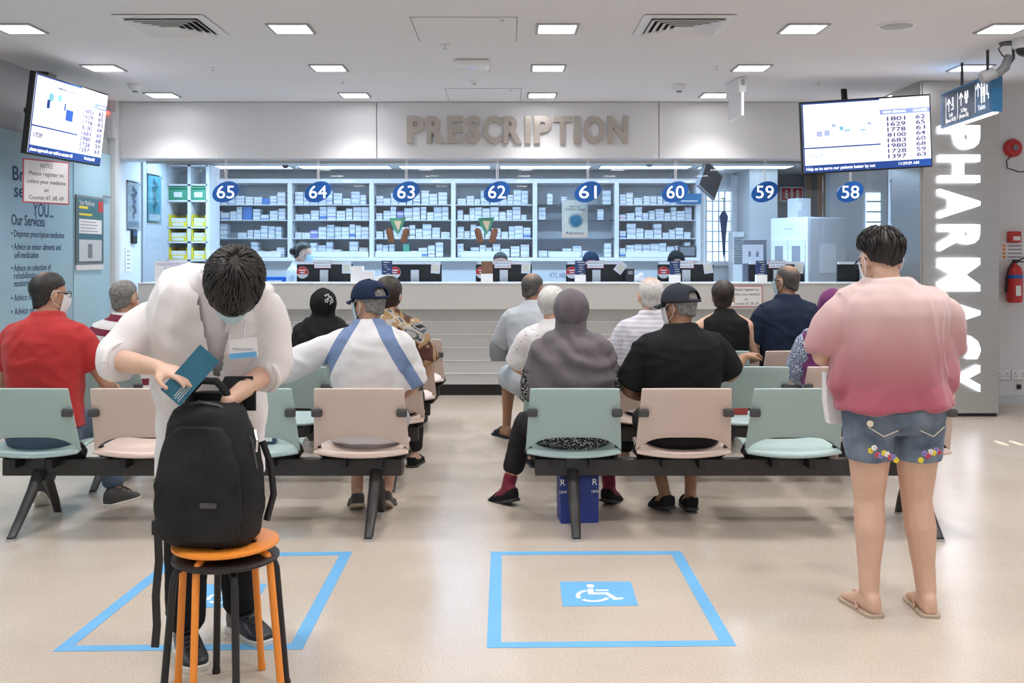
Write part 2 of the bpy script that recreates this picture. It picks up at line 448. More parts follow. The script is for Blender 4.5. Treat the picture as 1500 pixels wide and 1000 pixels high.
# direction sign hung from the ceiling, seen obliquely
SX, SL = 3.80, 1.07
t = thing('direction_sign', 'long blue hanging direction sign with white arrows and pictograms', 'sign', (SX, 8.17, 2.745), R(-4))
MB().box((0, 0, 0), (.085, SL, .30)).build('casing', 'sign_blue', t, bevel=.006)
MB().box((.0, 0, -.155), (.05, SL - .06, .012)).build('light_strip', 'screen_white', t)
for q in (-.36, .16): MB().tube([(0, q, .14), (0, q, .36)], .012).build('hanger', 'dark_grey', t)
MB().box((-.0435, .12, 0), (.003, .72, .26)).build('face_panel', 'navy_panel', t)
MB().box((-.0435, -.38, 0), (.003, .26, .26)).build('face_panel', 'sign_blue', t)
fx = -.046
def sg(nm, s, q, z, h, wd): text(nm, s, (fx, q, z), h, 'screen_white', t, right=(0, -1, 0), ext=.001, width=wd)
sg('lettering', 'Lab', .28, -.06, .035, .08); sg('lettering', '(Room 54-55)', .28, -.105, .033, .22)
sg('lettering', 'X-Ray', .0, -.06, .035, .13); sg('lettering', '(Room 56)', .0, -.105, .033, .19)
sg('lettering', 'Toilets', -.36, -.09, .04, .14)
for q, z0 in ((.33, .02), (.06, .03), (-.29, .05)):
    m_ = MB(); m_.box((fx, q, z0), (.002, .010, .10))
    for s_ in (-1, 1): m_.box((fx, q + s_ * .020, z0 + .034), (.002, .010, .056), Matrix.Rotation(s_ * R(42), 3, 'X'))
    m_.build('arrow', 'screen_white', t)
for q in (.395, .135, -.235): MB().box((fx, q, -.01), (.002, .005, .22)).build('divider', 'screen_white', t)
m_ = MB()                                             # toilet figures
for q in (-.36, -.41): m_.lathe((fx, q, .085), [(.014, -.001), (.014, .001)], 12, 'x').box((fx, q, .03), (.002, .035, .07)).box((fx, q, -.03), (.002, .024, .06))
m_.lathe((fx, -.46, .06), [(.011, -.001), (.011, .001)], 12, 'x').box((fx, -.46, .02), (.002, .014, .06)).box((fx, -.475, -.005), (.002, .03, .012)).box((fx, -.488, -.025), (.002, .01, .04))
m_.build('toilet_pictogram', 'screen_white', t)
m_ = MB().lathe((fx, -.03, .075), [(.012, -.001), (.012, .001)], 12, 'x').box((fx, -.03, .045), (.002, .03, .04)).lathe((fx, -.075, .075), [(.012, -.001), (.012, .001)], 12, 'x').box((fx, -.075, .045), (.002, .03, .04)).lathe((fx, -.052, .005), [(.022, -.001), (.022, .001)], 12, 'x')
m_.build('xray_pictogram', 'screen_white', t)
m_ = MB().box((fx, .24, .055), (.002, .02, .05)).box((fx, .25, .02), (.002, .04, .012)).box((fx, .23, .0), (.002, .012, .04)).box((fx, .25, -.02), (.002, .05, .01))
m_.build('lab_pictogram', 'screen_white', t)

# steel column lettering reading downwards
t = thing('pharmacy_sign', 'large glowing white PHARMACY letters running down the steel column', 'sign', ((X(1380, 9.15) + X(1434, 9.15)) / 2, 9.18, Z(379, 9.15)))
ln = 2.50; adv = text_mesh('PHARMACY', 1, bold=.02); ws = []
wds = {'P': .86, 'H': 1.02, 'A': 1.08, 'R': .98, 'M': 1.22, 'C': .93, 'Y': .98}
tot = sum(wds[c] for c in 'PHARMACY'); pos = ln / 2
for ch in 'PHARMACY':
    wd = wds[ch] * ln / tot
    me = text_mesh(ch, .345, width=wd * .82, ext=.035, bold=.032)
    me.transform(frame((0, 0, pos - wd / 2), (0, 0, -1), (1, 0, 0))); me.name = 'letter'
    link('letter', me, 'led_letter', t); pos -= wd

# PRESCRIPTION lettering
t = thing('prescription_sign', 'brushed metal PRESCRIPTION letters standing off the white bulkhead', 'sign', (X(758, DB - .06), DB - .06, Z(190, DB - .06)))
word = 'PRESCRIPTION'; wd_ = {'P': .95, 'R': 1.02, 'E': .86, 'S': .88, 'C': .98, 'I': .46, 'T': .95, 'O': 1.2, 'N': 1.12}
W_ = 327 * (DB - .06) / F; tot = sum(wd_[c] for c in word); pos = -W_ / 2
for ch in word:
    wd = wd_[ch] * W_ / tot
    me = text_mesh(ch, .265, width=wd * (.88 if ch != 'I' else .62), ext=.03, bold=.042)
    me.transform(frame((pos + wd / 2, 0, 0), (1, 0, 0), (0, 0, 1))); me.name = 'letter'
    me.transform(Matrix.Translation((0, -.004, 0)))
    link('letter', me, 'letter_steel', t); pos += wd

# ------------------------------------------------------------------ screens
QUEUE = [('1801', '62'), ('1629', '65'), ('1778', '61'), ('8100', '64'), ('1683', '60'), ('1980', '68'), ('1728', '59'), ('1397', '63')]
def tv(label, loc, rot, msg, stamp, leftside):
    W_, H_ = 1.17, .66
    t = thing('wall_screen', label, 'television', loc, rot, group='queue number screens')
    MB().box((0, .03, 0), (W_, .05, H_)).build('casing', 'black', t, bevel=.008)
    MB().box((0, .075, 0), (.5, .05, .35)).build('rear_housing', 'black', t, bevel=.01)
    w2, h2 = W_ - .03, H_ - .03
    MB().box((0, .003, 0), (w2, .004, h2)).build('display', 'screen', t)
    y = -.0005
    def r_(nm, x0, x1, z0, z1, mm_): MB().span(x0, x1, y, y + .002, z0, z1).build(nm, mm_, t)
    xs_ = w2 * .11
    r_('footer_bar', -w2 / 2, w2 / 2, -h2 / 2, -h2 / 2 + .065, 'screen_blue')
    r_('side_rule', -w2 / 2, -w2 / 2 + .012, -h2 / 2, h2 / 2, 'screen_blue')
    r_('top_rule', -w2 / 2, xs_, h2 / 2 - .012, h2 / 2, 'screen_blue')
    r_('middle_rule', -w2 / 2, xs_, -.10, -.088, 'screen_blue')
    r_('table_header', xs_, w2 / 2, h2 / 2 - .145, h2 / 2 - .10, 'screen_band')
    def tx(s, x, z, h, mm_, wd=None, al='CENTER', bold=.018, nm='lettering'): text(nm, s, (x, y - .001, z), h, mm_, t, ext=.0008, width=wd, align=al, bold=bold)
    tx('NOW SERVING', xs_ + .13, h2 / 2 - .123, .022, 'screen_white', .20); tx('COUNTER', w2 / 2 - .085, h2 / 2 - .123, .022, 'screen_white', .13)
    for i, (a, c) in enumerate(QUEUE):
        z = h2 / 2 - .185 - i * .0485
        tx(a, xs_ + .145, z, .036, 'screen_ink', .165, nm='queue_number'); tx(c, w2 / 2 - .085, z + .004, .036, 'screen_ink', .085, nm='counter_number')
    tx('1729', -w2 / 2 + .11, -.165, .036, 'screen_ink' if leftside else 'screen_pale', .12, nm='queue_number')
    tx('Missed Queue No.', -.06, -.115, .016, 'screen_pale', .26)
    tx(msg, -w2 / 2 + .02, -h2 / 2 + .033, .028, 'screen_white', .62 if not leftside else .64, 'LEFT', .02); tx(stamp, w2 / 2 - .20, -h2 / 2 + .035, .024, 'screen_white', .18, bold=.02)
    class Sep:
        def __init__(s, nm, mm_): s.a = (nm, mm_)
        def lathe(s, *q): MB().lathe(*q).build(*s.a, t); return s
        def box(s, *q): MB().box(*q).build(*s.a, t); return s
    m_ = Sep('picture_accent', 'screen_teal'); m2 = Sep('picture_block', 'screen_blue' if leftside else 'screen_pale')
    if leftside:
        m_.lathe((-.33, y, .16), [(.035, 0), (.035, .002)], 16, 'y').lathe((-.2, y, .17), [(.03, 0), (.03, .002)], 16, 'y').lathe((.05, y, .15), [(.035, 0), (.035, .002)], 16, 'y')
        m2.box((-.36, y, .10), (.04, .002, .07)).box((-.03, y, .05), (.11, .002, .09)).box((-.11, y, .11), (.02, .002, .06))
    else:
        m_.lathe((-.22, y, .07), [(.02, 0), (.02, .002)], 12, 'y').box((-.17, y, .05), (.05, .002, .015)).box((-.03, y, .045), (.05, .002, .012))
        m2.box((-.42, y, .03), (.05, .002, .05)).box((-.35, y, .035), (.05, .002, .05)).box((-.29, y, .10), (.035, .002, .03)).box((.03, y, .10), (.035, .002, .025))
    if leftside:
        tx('Health tips - Reminders', -.1, .25, .018, 'screen_ink', .3)
        for z in (.02, .0, -.02): r_('caption_line', -.5, -.3, z, z + .005, 'screen_pale'); r_('caption_line', -.15, .1, z - .02, z - .015, 'screen_pale')
    return t
t = tv('flat screen angled off the blue left wall showing queue numbers', (-3.70, 8.45, 2.62), Euler((R(7), R(0), R(84.5)), 'XYZ'), 'please approach our staff at counter 66', 'Wed, 01 Jun 2022', True)
MB().tube([(.0, .1, .05), (-.02, .25, .08), (-.02, .40, .05)], .03).build('wall_bracket', 'black', t)
MB().box((-.33, .06, .32), (.12, .1, .07)).build('cable_box', 'black', t)
tvr = tv('flat screen hung from the ceiling beside the steel column showing queue numbers', (X(1269, 9.05), 9.05, Z(197, 9.05)), Euler((R(4), R(-3.3), R(-3)), 'XYZ'), 'Help us to serve our patients better by not', '11:29:29 AM', False)
MB().tube([(0, .1, .05), (0, .35, .12), (0, .62, .22), (.0, .66, .62)], .03).build('ceiling_pole', 'black', tvr)
# notice taped below the left screen
def notice(label, loc, rotz, wd, ht, lines, border='red_border', ink='ink', fs=.05, bw=.012, name='paper_notice'):
    t = thing(name, label, 'notice', loc, (0, 0, rotz))
    MB().box((0, 0, 0), (wd, .004, ht)).build('border', border, t)
    MB().box((0, -.0015, 0), (wd - 2 * bw, .004, ht - 2 * bw)).build('sheet', 'paper', t)
    n_ = len(lines)
    for i, s in enumerate(lines):
        if not s: continue
        z = ht / 2 - (i + .75) * ht / (n_ + .5)
        lw = min(wd * .84, wd * .84 * len(s) / max(len(q) for q in lines) + .01)
        text('lettering', s, (0, -.0037, z), fs, ink, t, ext=.0005, width=lw)
    return t
notice('red bordered paper notice taped under the left wall screen', (-3.80, 8.22, 2.095), R(66), .46, .36, ['NOTICE', 'Please register to', 'collect your medicine', 'at', 'Counter 67, 68, 69'], fs=.034)

# lettering on the blue wall, facing the room
t = thing('wall_lettering', 'dark lettering listing the pharmacy services on the blue left wall', 'lettering', (WX + .031, 8.3, 0))
def wt(s, z, h, d0, d1, al=None):
    text('lettering', s, (0, d0 - 8.3, z), h, 'ink_blue', t, right=(0, 1, 0), ext=.001, width=d1 - d0, align='LEFT', bold=.012 if h > .06 else 0)
wt('Bringing', 2.18, .12, 8.30, 9.02); wt('services to', 2.04, .12, 8.33, 9.22); wt('YOU...', 1.89, .12, 8.66, 9.05)
wt('Our Services', 1.79, .09, 8.28, 8.88)
y = 1.68
for s, z, d0, d1 in (('\u2022 Dispense prescription medicines', 1.675, 8.28, 9.27), ('\u2022 Advice on minor ailments and', 1.565, 8.28, 9.20), ('self-medication', 1.495, 8.33, 8.76), ('\u2022 Advice on selection of', 1.385, 8.28, 9.0), ('rehabilitation aids, home', 1.32, 8.33, 9.15), ('monitoring devices', 1.255, 8.33, 8.85), ('\u2022 Advice on vitamins', 1.135, 8.28, 8.95), ('\u2022 Advice on travel support', 1.02, 8.28, 9.22)):
    wt(s, z, .058, d0, d1)
t = thing('wall_poster', 'dark teal framed health poster on the light blue wall panel', 'poster', (WX + .035, 9.82, 0))
D_ = 9.82
def wp(nm, y0, y1, z0, z1, mm_, k=0): MB().span(k * .002, .012 + k * .002, y0 - D_, y1 - D_, z0, z1).build(nm, mm_, t)
wp('frame', 9.50, 10.14, 1.40, 2.07, 'mid_grey'); wp('sheet', 9.52, 10.12, 1.42, 2.05, 'teal_poster', 1)
wp('white_panel', 9.55, 10.08, 1.70, 1.84, 'paper', 2); wp('photo', 9.55, 10.08, 1.43, 1.64, 'pale_grey', 2); wp('heading_bar', 9.55, 9.75, 1.94, 1.965, 'yellow', 2); wp('heading_bar', 9.55, 9.85, 1.875, 1.895, 'yellow', 2)
wp('badge', 10.0, 10.11, 1.92, 2.03, 'red', 2)
text('lettering', 'Your Medicines', (.017, 9.55 - D_, 2.0), .05, 'paper', t, right=(0, 1, 0), ext=.0005, width=.35, align='LEFT')
for i in range(4): MB().span(.016, .0175, 9.58 - D_, 9.58 - D_ + .4 - .05 * (i % 2), 1.72 + i * .03, 1.728 + i * .03).build('text_line', 'ink_grey', t)
MB().span(.016, .0175, 9.75 - D_, 9.85 - D_, 1.46, 1.6).build('figure', 'mid_grey', t)
MB().span(0, .012, 9.5 - D_, 10.13 - D_, 1.345, 1.395).build('strip', 'paper', t)
t = thing('pull_bar', 'small steel pull bar on the light blue wall panel', 'handle', (WX + .03, 10.22, 2.09))
MB().box((.03, 0, 0), (.02, .13, .02)).build('bar', 'steel', t, bevel=.004); MB().box((.012, -.05, 0), (.03, .02, .02)).box((.012, .05, 0), (.03, .02, .02)).build('post', 'steel', t)
t = thing('door_closer_unit', 'narrow grey box with a red light beside the bulkhead', 'alarm', (X(159, 10.3), 10.33, 2.84))
MB().box((0, 0, 0), (.10, .07, .28)).build('housing', 'pale_grey', t, bevel=.01)
MB().ell((-.01, -.04, .12), (.02, .015, .02)).build('indicator', 'led_red', t, True)
# things on the white side wall at the left of the counter
def side_poster(label, x, y0, y1, z0, z1, face, pic, strip, sgn):
    t = thing('framed_poster', label, 'poster', (x, (y0 + y1) / 2, (z0 + z1) / 2)); dy, dz = (y1 - y0), (z1 - z0)
    MB().box((sgn * .006, 0, 0), (.012, dy, dz)).build('holder', 'acrylic', t); MB().box((sgn * .004, 0, 0), (.006, dy * .92, dz * .94)).build('sheet', face, t)
    me = [(math.sin(i * 1.7) * .05 * dy + (.12 if i % 2 else -.12) * dy * (1 - i / 9), dz * (.36 - i * .09)) for i in range(8)]
    MB().tube([(sgn * .008, a, b_) for a, b_ in me], [.08 * dy, .12 * dy, .14 * dy, .13 * dy, .11 * dy, .1 * dy, .08 * dy, .05 * dy], 8, .02, up=(0, 1, 0)).build('picture', pic, t)
    MB().box((sgn * .0085, 0, -dz * .38), (.002, dy * .8, dz * .12)).build('caption', strip, t)
    for s_ in (-1, 1): MB().lathe((sgn * .012, s_ * dy * .44, dz * .46), [(.012, 0), (.012, sgn * .012)], 8, 'x').build('stud', 'chrome', t)
side_poster('framed anatomy poster on the white left side wall of the counter', -4.108, 10.76, 11.16, 1.76, 2.30, 'paper', 'ink_grey', 'pale_grey', 1)
side_poster('teal framed poster on the grey rear side wall left of the bins', -4.088, 11.32, 11.78, 1.86, 2.42, 'teal_light', 'teal_poster', 'paper', 1)
side_poster('framed anatomy poster on the white right side wall of the counter', 4.118, 10.2, 10.66, 1.80, 2.30, 'paper', 'ink_grey', 'pale_grey', -1)
t = thing('card_reader', 'black card reader on the white side wall left of the counter', 'card reader', (-4.108, 10.95, 1.69))
MB().box((.012, 0, 0), (.024, .14, .15)).build('housing', 'black', t, bevel=.006); MB().box((.025, 0, .035), (.003, .10, .05)).build('reader_face', 'ink_blue', t)
t = thing('instruction_plate', 'small white instruction plate below the card reader', 'sign', (-4.108, 10.8, 1.44))
MB().box((.003, 0, 0), (.006, .16, .26)).build('plate', 'paper', t)
for i in range(5): MB().box((.007, 0, .09 - i * .045), (.002, .08, .012)).build('text_line', 'ink_grey', t)

# wall things at the right edge
t = thing('fire_alarm_bell', 'round red fire alarm bell high on the right wall', 'alarm bell', (X(1483, 9.94), 9.95, Z(217, 9.94)))
MB().lathe((0, 0, 0), [(.09, 0), (.092, .03), (.075, .055), (.035, .06), (.03, .075), (.001, .076)], 24, 'y').build('gong', 'red', t, True)
MB().lathe((0, -.06, 0), [(.03, 0), (.028, .022), (.001, .024)], 16, 'y').build('centre_cap', 'mid_grey', t, True)
MB().tube([(.0, -.02, -.06), (-.07, -.03, -.13), (-.06, -.03, -.2), (.06, -.03, -.24), (.2, -.03, -.22)], .006, 6).build('cable', 'black', t, True)
t = thing('fire_call_point', 'square red fire alarm call point above the extinguisher', 'call point', (X(1484, 9.94), 9.95, Z(347, 9.94)))
MB().box((0, -.03, 0), (.12, .06, .11)).build('box', 'red', t, bevel=.008); MB().box((.012, -.062, -.015), (.07, .004, .04)).build('glass_plate', 'paper', t)
t = thing('extinguisher_notice', 'white instruction sheet with orange symbols above the extinguisher', 'notice', (X(1484, 9.94), 9.95, Z(368, 9.94)))
MB().box((0, -.003, 0), (.24, .006, .17)).build('sheet', 'paper', t)
for i in range(4):
    MB().box((-.09, -.007, .055 - i * .037), (.03, .003, .025)).build('symbol', 'orange', t); MB().box((.02, -.007, .055 - i * .037), (.14, .003, .012)).build('text_line', 'ink_grey', t)
t = thing('fire_extinguisher', 'red fire extinguisher hanging on the right wall beside the steel column', 'extinguisher', (X(1487, 9.85), 9.86, Z(443, 9.86)))
MB().lathe((0, 0, 0), [(.06, 0), (.072, .012), (.074, .04), (.074, .30), (.06, .35), (.025, .375), (.02, .40)], 22).build('cylinder', 'red', t, True)
MB().lathe((0, 0, .24), [(.0745, 0), (.0745, .035)], 22).build('blue_band', 'blue_sign', t)
MB().box((0, -.076, .12), (.05, .003, .10)).build('label', 'paper', t)
MB().box((0, -.0, .41), (.03, .05, .03)).box((.05, -.03, .43), (.12, .02, .012), Matrix.Rotation(R(-25), 3, 'Y')).box((.06, -.03, .405), (.10, .02, .012)).build('valve_handle', 'black', t)
MB().tube([(-.02, -.01, .40), (-.05, -.02, .37), (-.085, -.01, .25), (-.088, 0, .10)], .011, 8).build('hose', 'black', t, True)
MB().box((0, .05, .3), (.05, .07, .05)).build('wall_bracket', 'dark_grey', t)
for px, lb in ((1469, 'white double wall socket beside the steel column'), (1492, 'white double wall socket at the right edge')):
    t = thing('wall_socket', lb, 'socket', (X(px, 9.94), 9.95, Z(549, 9.94)))
    MB().box((0, -.01, 0), (.145, .02, .095)).build('plate', 'white', t, bevel=.005)
    for s_ in (-.036, .036):
        m_ = MB().box((s_, -.021, .018), (.006, .003, .014)).box((s_ - .012, -.021, -.012), (.012, .003, .005)).box((s_ + .012, -.021, -.012), (.012, .003, .005)); m_.build('socket_holes', 'ink', t)
t = thing('cable_plug', 'small black plug on the wall below the socket', 'plug', (X(1492, 9.94), 9.945, Z(566, 9.94)))
MB().box((0, -.015, 0), (.035, .03, .045)).build('plug_body', 'black', t, bevel=.005)
# ------------------------------------------------------------------ pharmacy behind the counter
struct('wall_pharmacy_far_left', MB().span(-4.9, -4.75, 12.0, 13.9, 0, 2.75), 'pale_grey')
struct('wall_back_right', MB().span(2.65, 7, 14.2, 14.35, 0, 2.75), 'grey')
struct('wall_window_side', MB().span(2.65, X(1098, 14.15), 14.12, 14.2, 0, 2.75), 'white')
struct('wall_pier', MB().span(X(1098, 13.2), X(1139, 13.2), 13.2, 14.2, 0, 2.64), 'pale_grey')
struct('wall_pier_right', MB().span(X(1216, 13.2), X(1300, 13.2), 13.2, 13.4, 0, 2.64), 'pale_grey')
PB = (.44, .70, 1.0)
for i, x in enumerate((-3.4, -2.1, -.8, .5, 1.8, 3.1)):
    for y, wd in ((11.55, .5), (12.95, .42)):
        t = thing('panel_lamp', 'cool white flat ceiling lamp of the pharmacy, %s row, %s from the left' % ('near' if y < 12 else 'far', ['first', 'second', 'third', 'fourth', 'fifth', 'last'][i]), 'ceiling light', (x, y, 2.64), group='flat lamps of the pharmacy ceiling')
        MB().box((0, 0, -.006), (1.2, wd, .012)).build('frame', 'pale_grey', t)
        MB().box((0, 0, -.012), (1.16, wd - .05, .006)).build('diffuser', 'panel_lamp', t)
        if y < 12: l = area_light('lamp', (0, 0, -.03), 1.1, .4, PHARM_W, PB); l.parent = t
t = thing('dome_camera', 'small dark dome camera on the pharmacy ceiling near sign 64', 'camera', (X(418, 12.45), 12.45, 2.64))
MB().lathe((0, 0, 0), [(.05, 0), (.05, -.03)], 16).build('housing', 'white', t); MB().ell((0, 0, -.03), (.042, .042, .04)).build('dome', 'black', t, True)
t = thing('dome_camera', 'small grey dome camera on the pharmacy ceiling near sign 60', 'camera', (X(951, 12.45), 12.45, 2.64))
MB().lathe((0, 0, 0), [(.05, 0), (.05, -.02)], 16).build('housing', 'white', t); MB().ell((0, 0, -.02), (.042, .042, .035)).build('dome', 'mid_grey', t, True)

# window with bars behind the counter
w1 = struct('window_1', MB().span(X(1034, 14.1), X(1070, 14.1), 14.09, 14.12, Z(383, 14.1), Z(280, 14.1)), 'window_day')
x0, x1, z0, z1 = X(1034, 14.1), X(1070, 14.1), Z(383, 14.1), Z(280, 14.1)
for i in range(5):
    xx = x0 + (x1 - x0) * i / 4; MB().span(xx - .008, xx + .008, 14.06, 14.09, z0, z1).build('window_bar', 'white', w1)
for i in range(8):
    zz = z0 + (z1 - z0) * i / 7; MB().span(x0, x1, 14.055, 14.085, zz - .008, zz + .008).build('window_bar', 'white', w1)
MB().span(x0 - .05, x1 + .05, 14.05, 14.12, z0 - .06, z0).build('window_sill', 'white', w1)
w2 = struct('window_reflection', MB().span(X(1270, 13.15), X(1291, 13.15), 13.18, 13.2, Z(340, 13.15), Z(282, 13.15)), 'window_day')  # added glowing pane, stands in for a window's reflection in the glass partition
for i in range(4):
    zz = Z(340 - i * 15, 13.15); MB().span(X(1270, 13.15), X(1291, 13.15), 13.16, 13.18, zz - .01, zz + .01).build('window_bar', 'pale_grey', w2)  # bars belonging to the imitated reflection
# wooden door
dr = struct('door_1', MB().span(X(1181, 14.1), X(1217, 14.1), 14.14, 14.2, 0, Z(256, 14.1)), 'wood')
MB().span(X(1191, 14.1), X(1197, 14.1), 14.11, 14.14, 0, Z(256, 14.1)).build('door_frame', 'mid_grey', dr)
MB().span(X(1178, 14.1), X(1181, 14.1), 14.1, 14.2, 0, Z(254, 14.1)).build('door_frame', 'grey', dr)
t = thing('exit_sign_box', 'small red and white running figure sign above the fridge', 'sign', (X(1161, 14.0), 14.1, Z(284, 14.0)))
MB().box((0, 0, 0), (.33, .1, .21)).build('casing', 'paper', t, bevel=.006)
for s_ in (-.075, .085):
    MB().box((s_, -.052, 0), (.13, .006, .17)).build('red_panel', 'red', t); MB().box((s_, -.056, -.02), (.035, .004, .08)).lathe((s_, -.054, .045), [(.016, 0), (.016, .004)], 10, 'y').build('figure', 'paper', t)
t = thing('louvre_cabinet', 'white cabinet with dark louvred vent beside the window', 'cabinet', (X(1081, 13.5), 13.6, 0))
MB().box((0, 0, .9), (.155, .3, 1.8)).build('body', 'white', t, bevel=.005)
for i in range(11): MB().box((0, -.155, 1.38 + i * .034), (.13, .02, .02)).build('louvre', 'mid_grey', t)
t = thing('wall_partition', 'bright white tall panel right of the barred window', 'panel', (X(1085, 13.9), 13.95, 0))
MB().box((0, 0, 1.3), (.24, .08, 2.6)).build('board', 'white_gloss', t)
# fridge seen from its side
t = thing('medicine_fridge', 'tall grey medicine fridge with white glazed doors behind the counter', 'fridge', (X(1187, 12.4), 12.45, 0), R(27))
MB().box((0, 0, .98), (.62, .64, 1.94)).build('body', 'pale_grey', t, bevel=.02)
MB().box((-.32, 0, .98), (.03, .64, 1.94)).build('front_panel', 'white_gloss', t, bevel=.006)
for s_ in (-.15, .15):
    d_ = MB().box((-.345, s_, .88), (.02, .28, 1.6)).build('door', 'white', t, bevel=.005); MB().box((-.357, s_, .95), (.006, .14, 1.3)).build('glass', 'ink_grey', d_)
MB().box((-.34, 0, 1.85), (.012, .16, .07)).build('display', 'screen_pale', t)
MB().box((0, -.322, 1.45), (.26, .004, .36)).build('taped_sheet', 'paper', t)
t = thing('carton', 'pale blue carton on top of the fridge', 'box', (X(1174, 12.3), 12.4, 1.95), R(20))
MB().box((0, 0, .12), (.20, .2, .24)).build('box', 'pale_grey', t, bevel=.004); MB().box((-.06, -.101, .14), (.05, .003, .1)).build('label', 'paper', t)
t = thing('ceiling_monitor', 'dark monitor hung at an angle from the pharmacy ceiling near sign 60', 'monitor', (X(1039, 12.3), 12.3, Z(264, 12.3)), Euler((R(12), R(18), R(55))))
MB().box((0, 0, 0), (.52, .045, .34)).build('panel', 'mid_grey', t, bevel=.008); MB().box((0, -.024, 0), (.48, .004, .30)).build('display', 'black', t); MB().box((0, .05, 0), (.28, .08, .2)).build('rear_housing', 'dark_grey', t, bevel=.01)
MB().tube([(.05, .09, .05), (.06, .12, .3)], .025).build('pole', 'dark_grey', t)
t = thing('umbrella', 'folded dark umbrella hanging against the barred window', 'umbrella', (X(1062, 13.9), 13.98, Z(378, 13.9)))
MB().lathe((0, 0, 0), [(.003, 0), (.012, .06), (.03, .3), (.05, .5), (.062, .58), (.035, .64), (.012, .66)], 12).build('canopy', 'navy', t, True)
MB().tube([(0, 0, .65), (0, 0, .80), (.0, .0, .84)], .007).build('handle', 'wood', t)
MB().box((0, .03, .84), (.05, .06, .015)).build('hook', 'grey', t)

# main medicine shelf
SD = 13.3
sx0, sx1 = X(305, SD), X(1023, SD); bw = (sx1 - sx0) / 6
zt, zb = 2.507, 1.455
SZ = [1.463, 1.714, 1.958, 2.164]
sh = thing('medicine_shelf', 'long white wall shelving with six bays of medicine boxes', 'shelf', (sx0, SD, zb))
L = sx1 - sx0
MB().span(0, L, .40, .42, 0, zt - zb).build('back_panel', 'pale_grey', sh)
MB().span(-.02, L + .02, 0, .42, zt - zb - .06, zt - zb + .0).build('top_board', 'white', sh, bevel=.004)
MB().span(-.02, L + .02, -.05, .42, -.05, 0).build('bottom_board', 'white', sh, bevel=.004)
for i in range(7): MB().span(i * bw - .03, i * bw + .03, -.01, .4, 0, zt - zb - .06).build('upright', 'white', sh, bevel=.003)
for i in range(6):
    for z in SZ[1:]:
        MB().span(i * bw + .03, (i + 1) * bw - .03, .02, .38, z - zb - .014, z - zb).build('shelf_board', 'acrylic' if i == 4 else 'pale_grey', sh)
MB().span(-.02, L + .02, .12, .42, -.85, -.05).build('lower_panel', 'pale_grey', sh)
MB().span(-.02, L + .02, -.1, .42, -.62, -.58).build('work_surface', 'white', sh)
# medicine boxes: a few meshes shared by all
CARD = {'white': (.83, .85, .88), 'pale': (.70, .76, .82), 'blue': (.10, .24, .60), 'orange': (.85, .30, .06), 'green': (.10, .42, .30), 'red': (.60, .06, .10), 'violet': (.30, .26, .62), 'brown': (.22, .11, .07), 'cream': (.78, .70, .56)}
for k, c in CARD.items(): mat('pack_' + k, c, .6)
for k in ('white', 'pale', 'cream'):                     # faint rows of print on the light packs
    m = MATS['pack_' + k]; nt = m.node_tree; b = nt.nodes['Principled BSDF']; tc = nt.nodes.new('ShaderNodeTexCoord'); s_ = sep(nt, tc.outputs['Object'])
    mp = nt.nodes.new('ShaderNodeMapping'); mp.inputs['Scale'].default_value = (9, 1, 14); nt.links.new(tc.outputs['Object'], mp.inputs[0])
    oi = nt.nodes.new('ShaderNodeObjectInfo'); va = nt.nodes.new('ShaderNodeVectorMath'); va.operation = 'ADD'; nt.links.new(mp.outputs[0], va.inputs[0]); nt.links.new(oi.outputs['Location'], va.inputs[1])
    n = tex(nt, 'Noise', va.outputs[0], 1.4, Detail=1.0); bandm = math_n(nt, 'GREATER_THAN', math_n(nt, 'SINE', math_n(nt, 'ADD', math_n(nt, 'MULTIPLY', s_[2], 17.0), math_n(nt, 'MULTIPLY', oi.outputs['Random'], 6.0))), .45)
    f = math_n(nt, 'MULTIPLY', math_n(nt, 'GREATER_THAN', n.outputs['Fac'], .5), bandm); c = CARD[k]
    nt.links.new(mixc(nt, math_n(nt, 'MULTIPLY', f, .75), c, mixc(nt, oi.outputs['Random'], (.10, .14, .34), (.30, .30, .36))), b.inputs['Base Color'])
def pack(band, h0, h1, body='white'):
    me = MB()
    for za, zb_ in ((0, h0), (h0, h1), (h1, 1)): me.span(-.5, .5, -.5, .5, za, zb_)
    o = me.mesh('medicine_box'); o.materials.append(MATS['pack_' + body]); o.materials.append(MATS['pack_' + band])
    for i, p in enumerate(o.polygons): p.material_index = 1 if 6 <= i < 12 else 0
    return o
PK = [pack('pale', .3, .42), pack('pale', .55, .75), pack('violet', .22, .3), pack('white', .3, .5, 'pale'), pack('blue', .1, .3), pack('ink' if 0 else 'brown', .2, .26), pack('white', .1, .2), pack('pale', .1, .18, 'white'), pack('red', .35, .5), pack('blue', .0, .0, 'blue'), pack('orange', .1, .2, 'orange'), pack('green', .1, .2, 'green'), pack('white', .7, .8, 'cream'), pack('white', .6, .8, 'violet')]
PW = [8, 8, 5, 7, 2, 2, 9, 8, 1, .5, .5, .6, .5, .9]
random.seed(11)
SIGN = ['first', 'second', 'third', 'fourth', 'fifth', 'sixth']; SHN = ['bottom', 'second lowest', 'third', 'top']
npk = 0
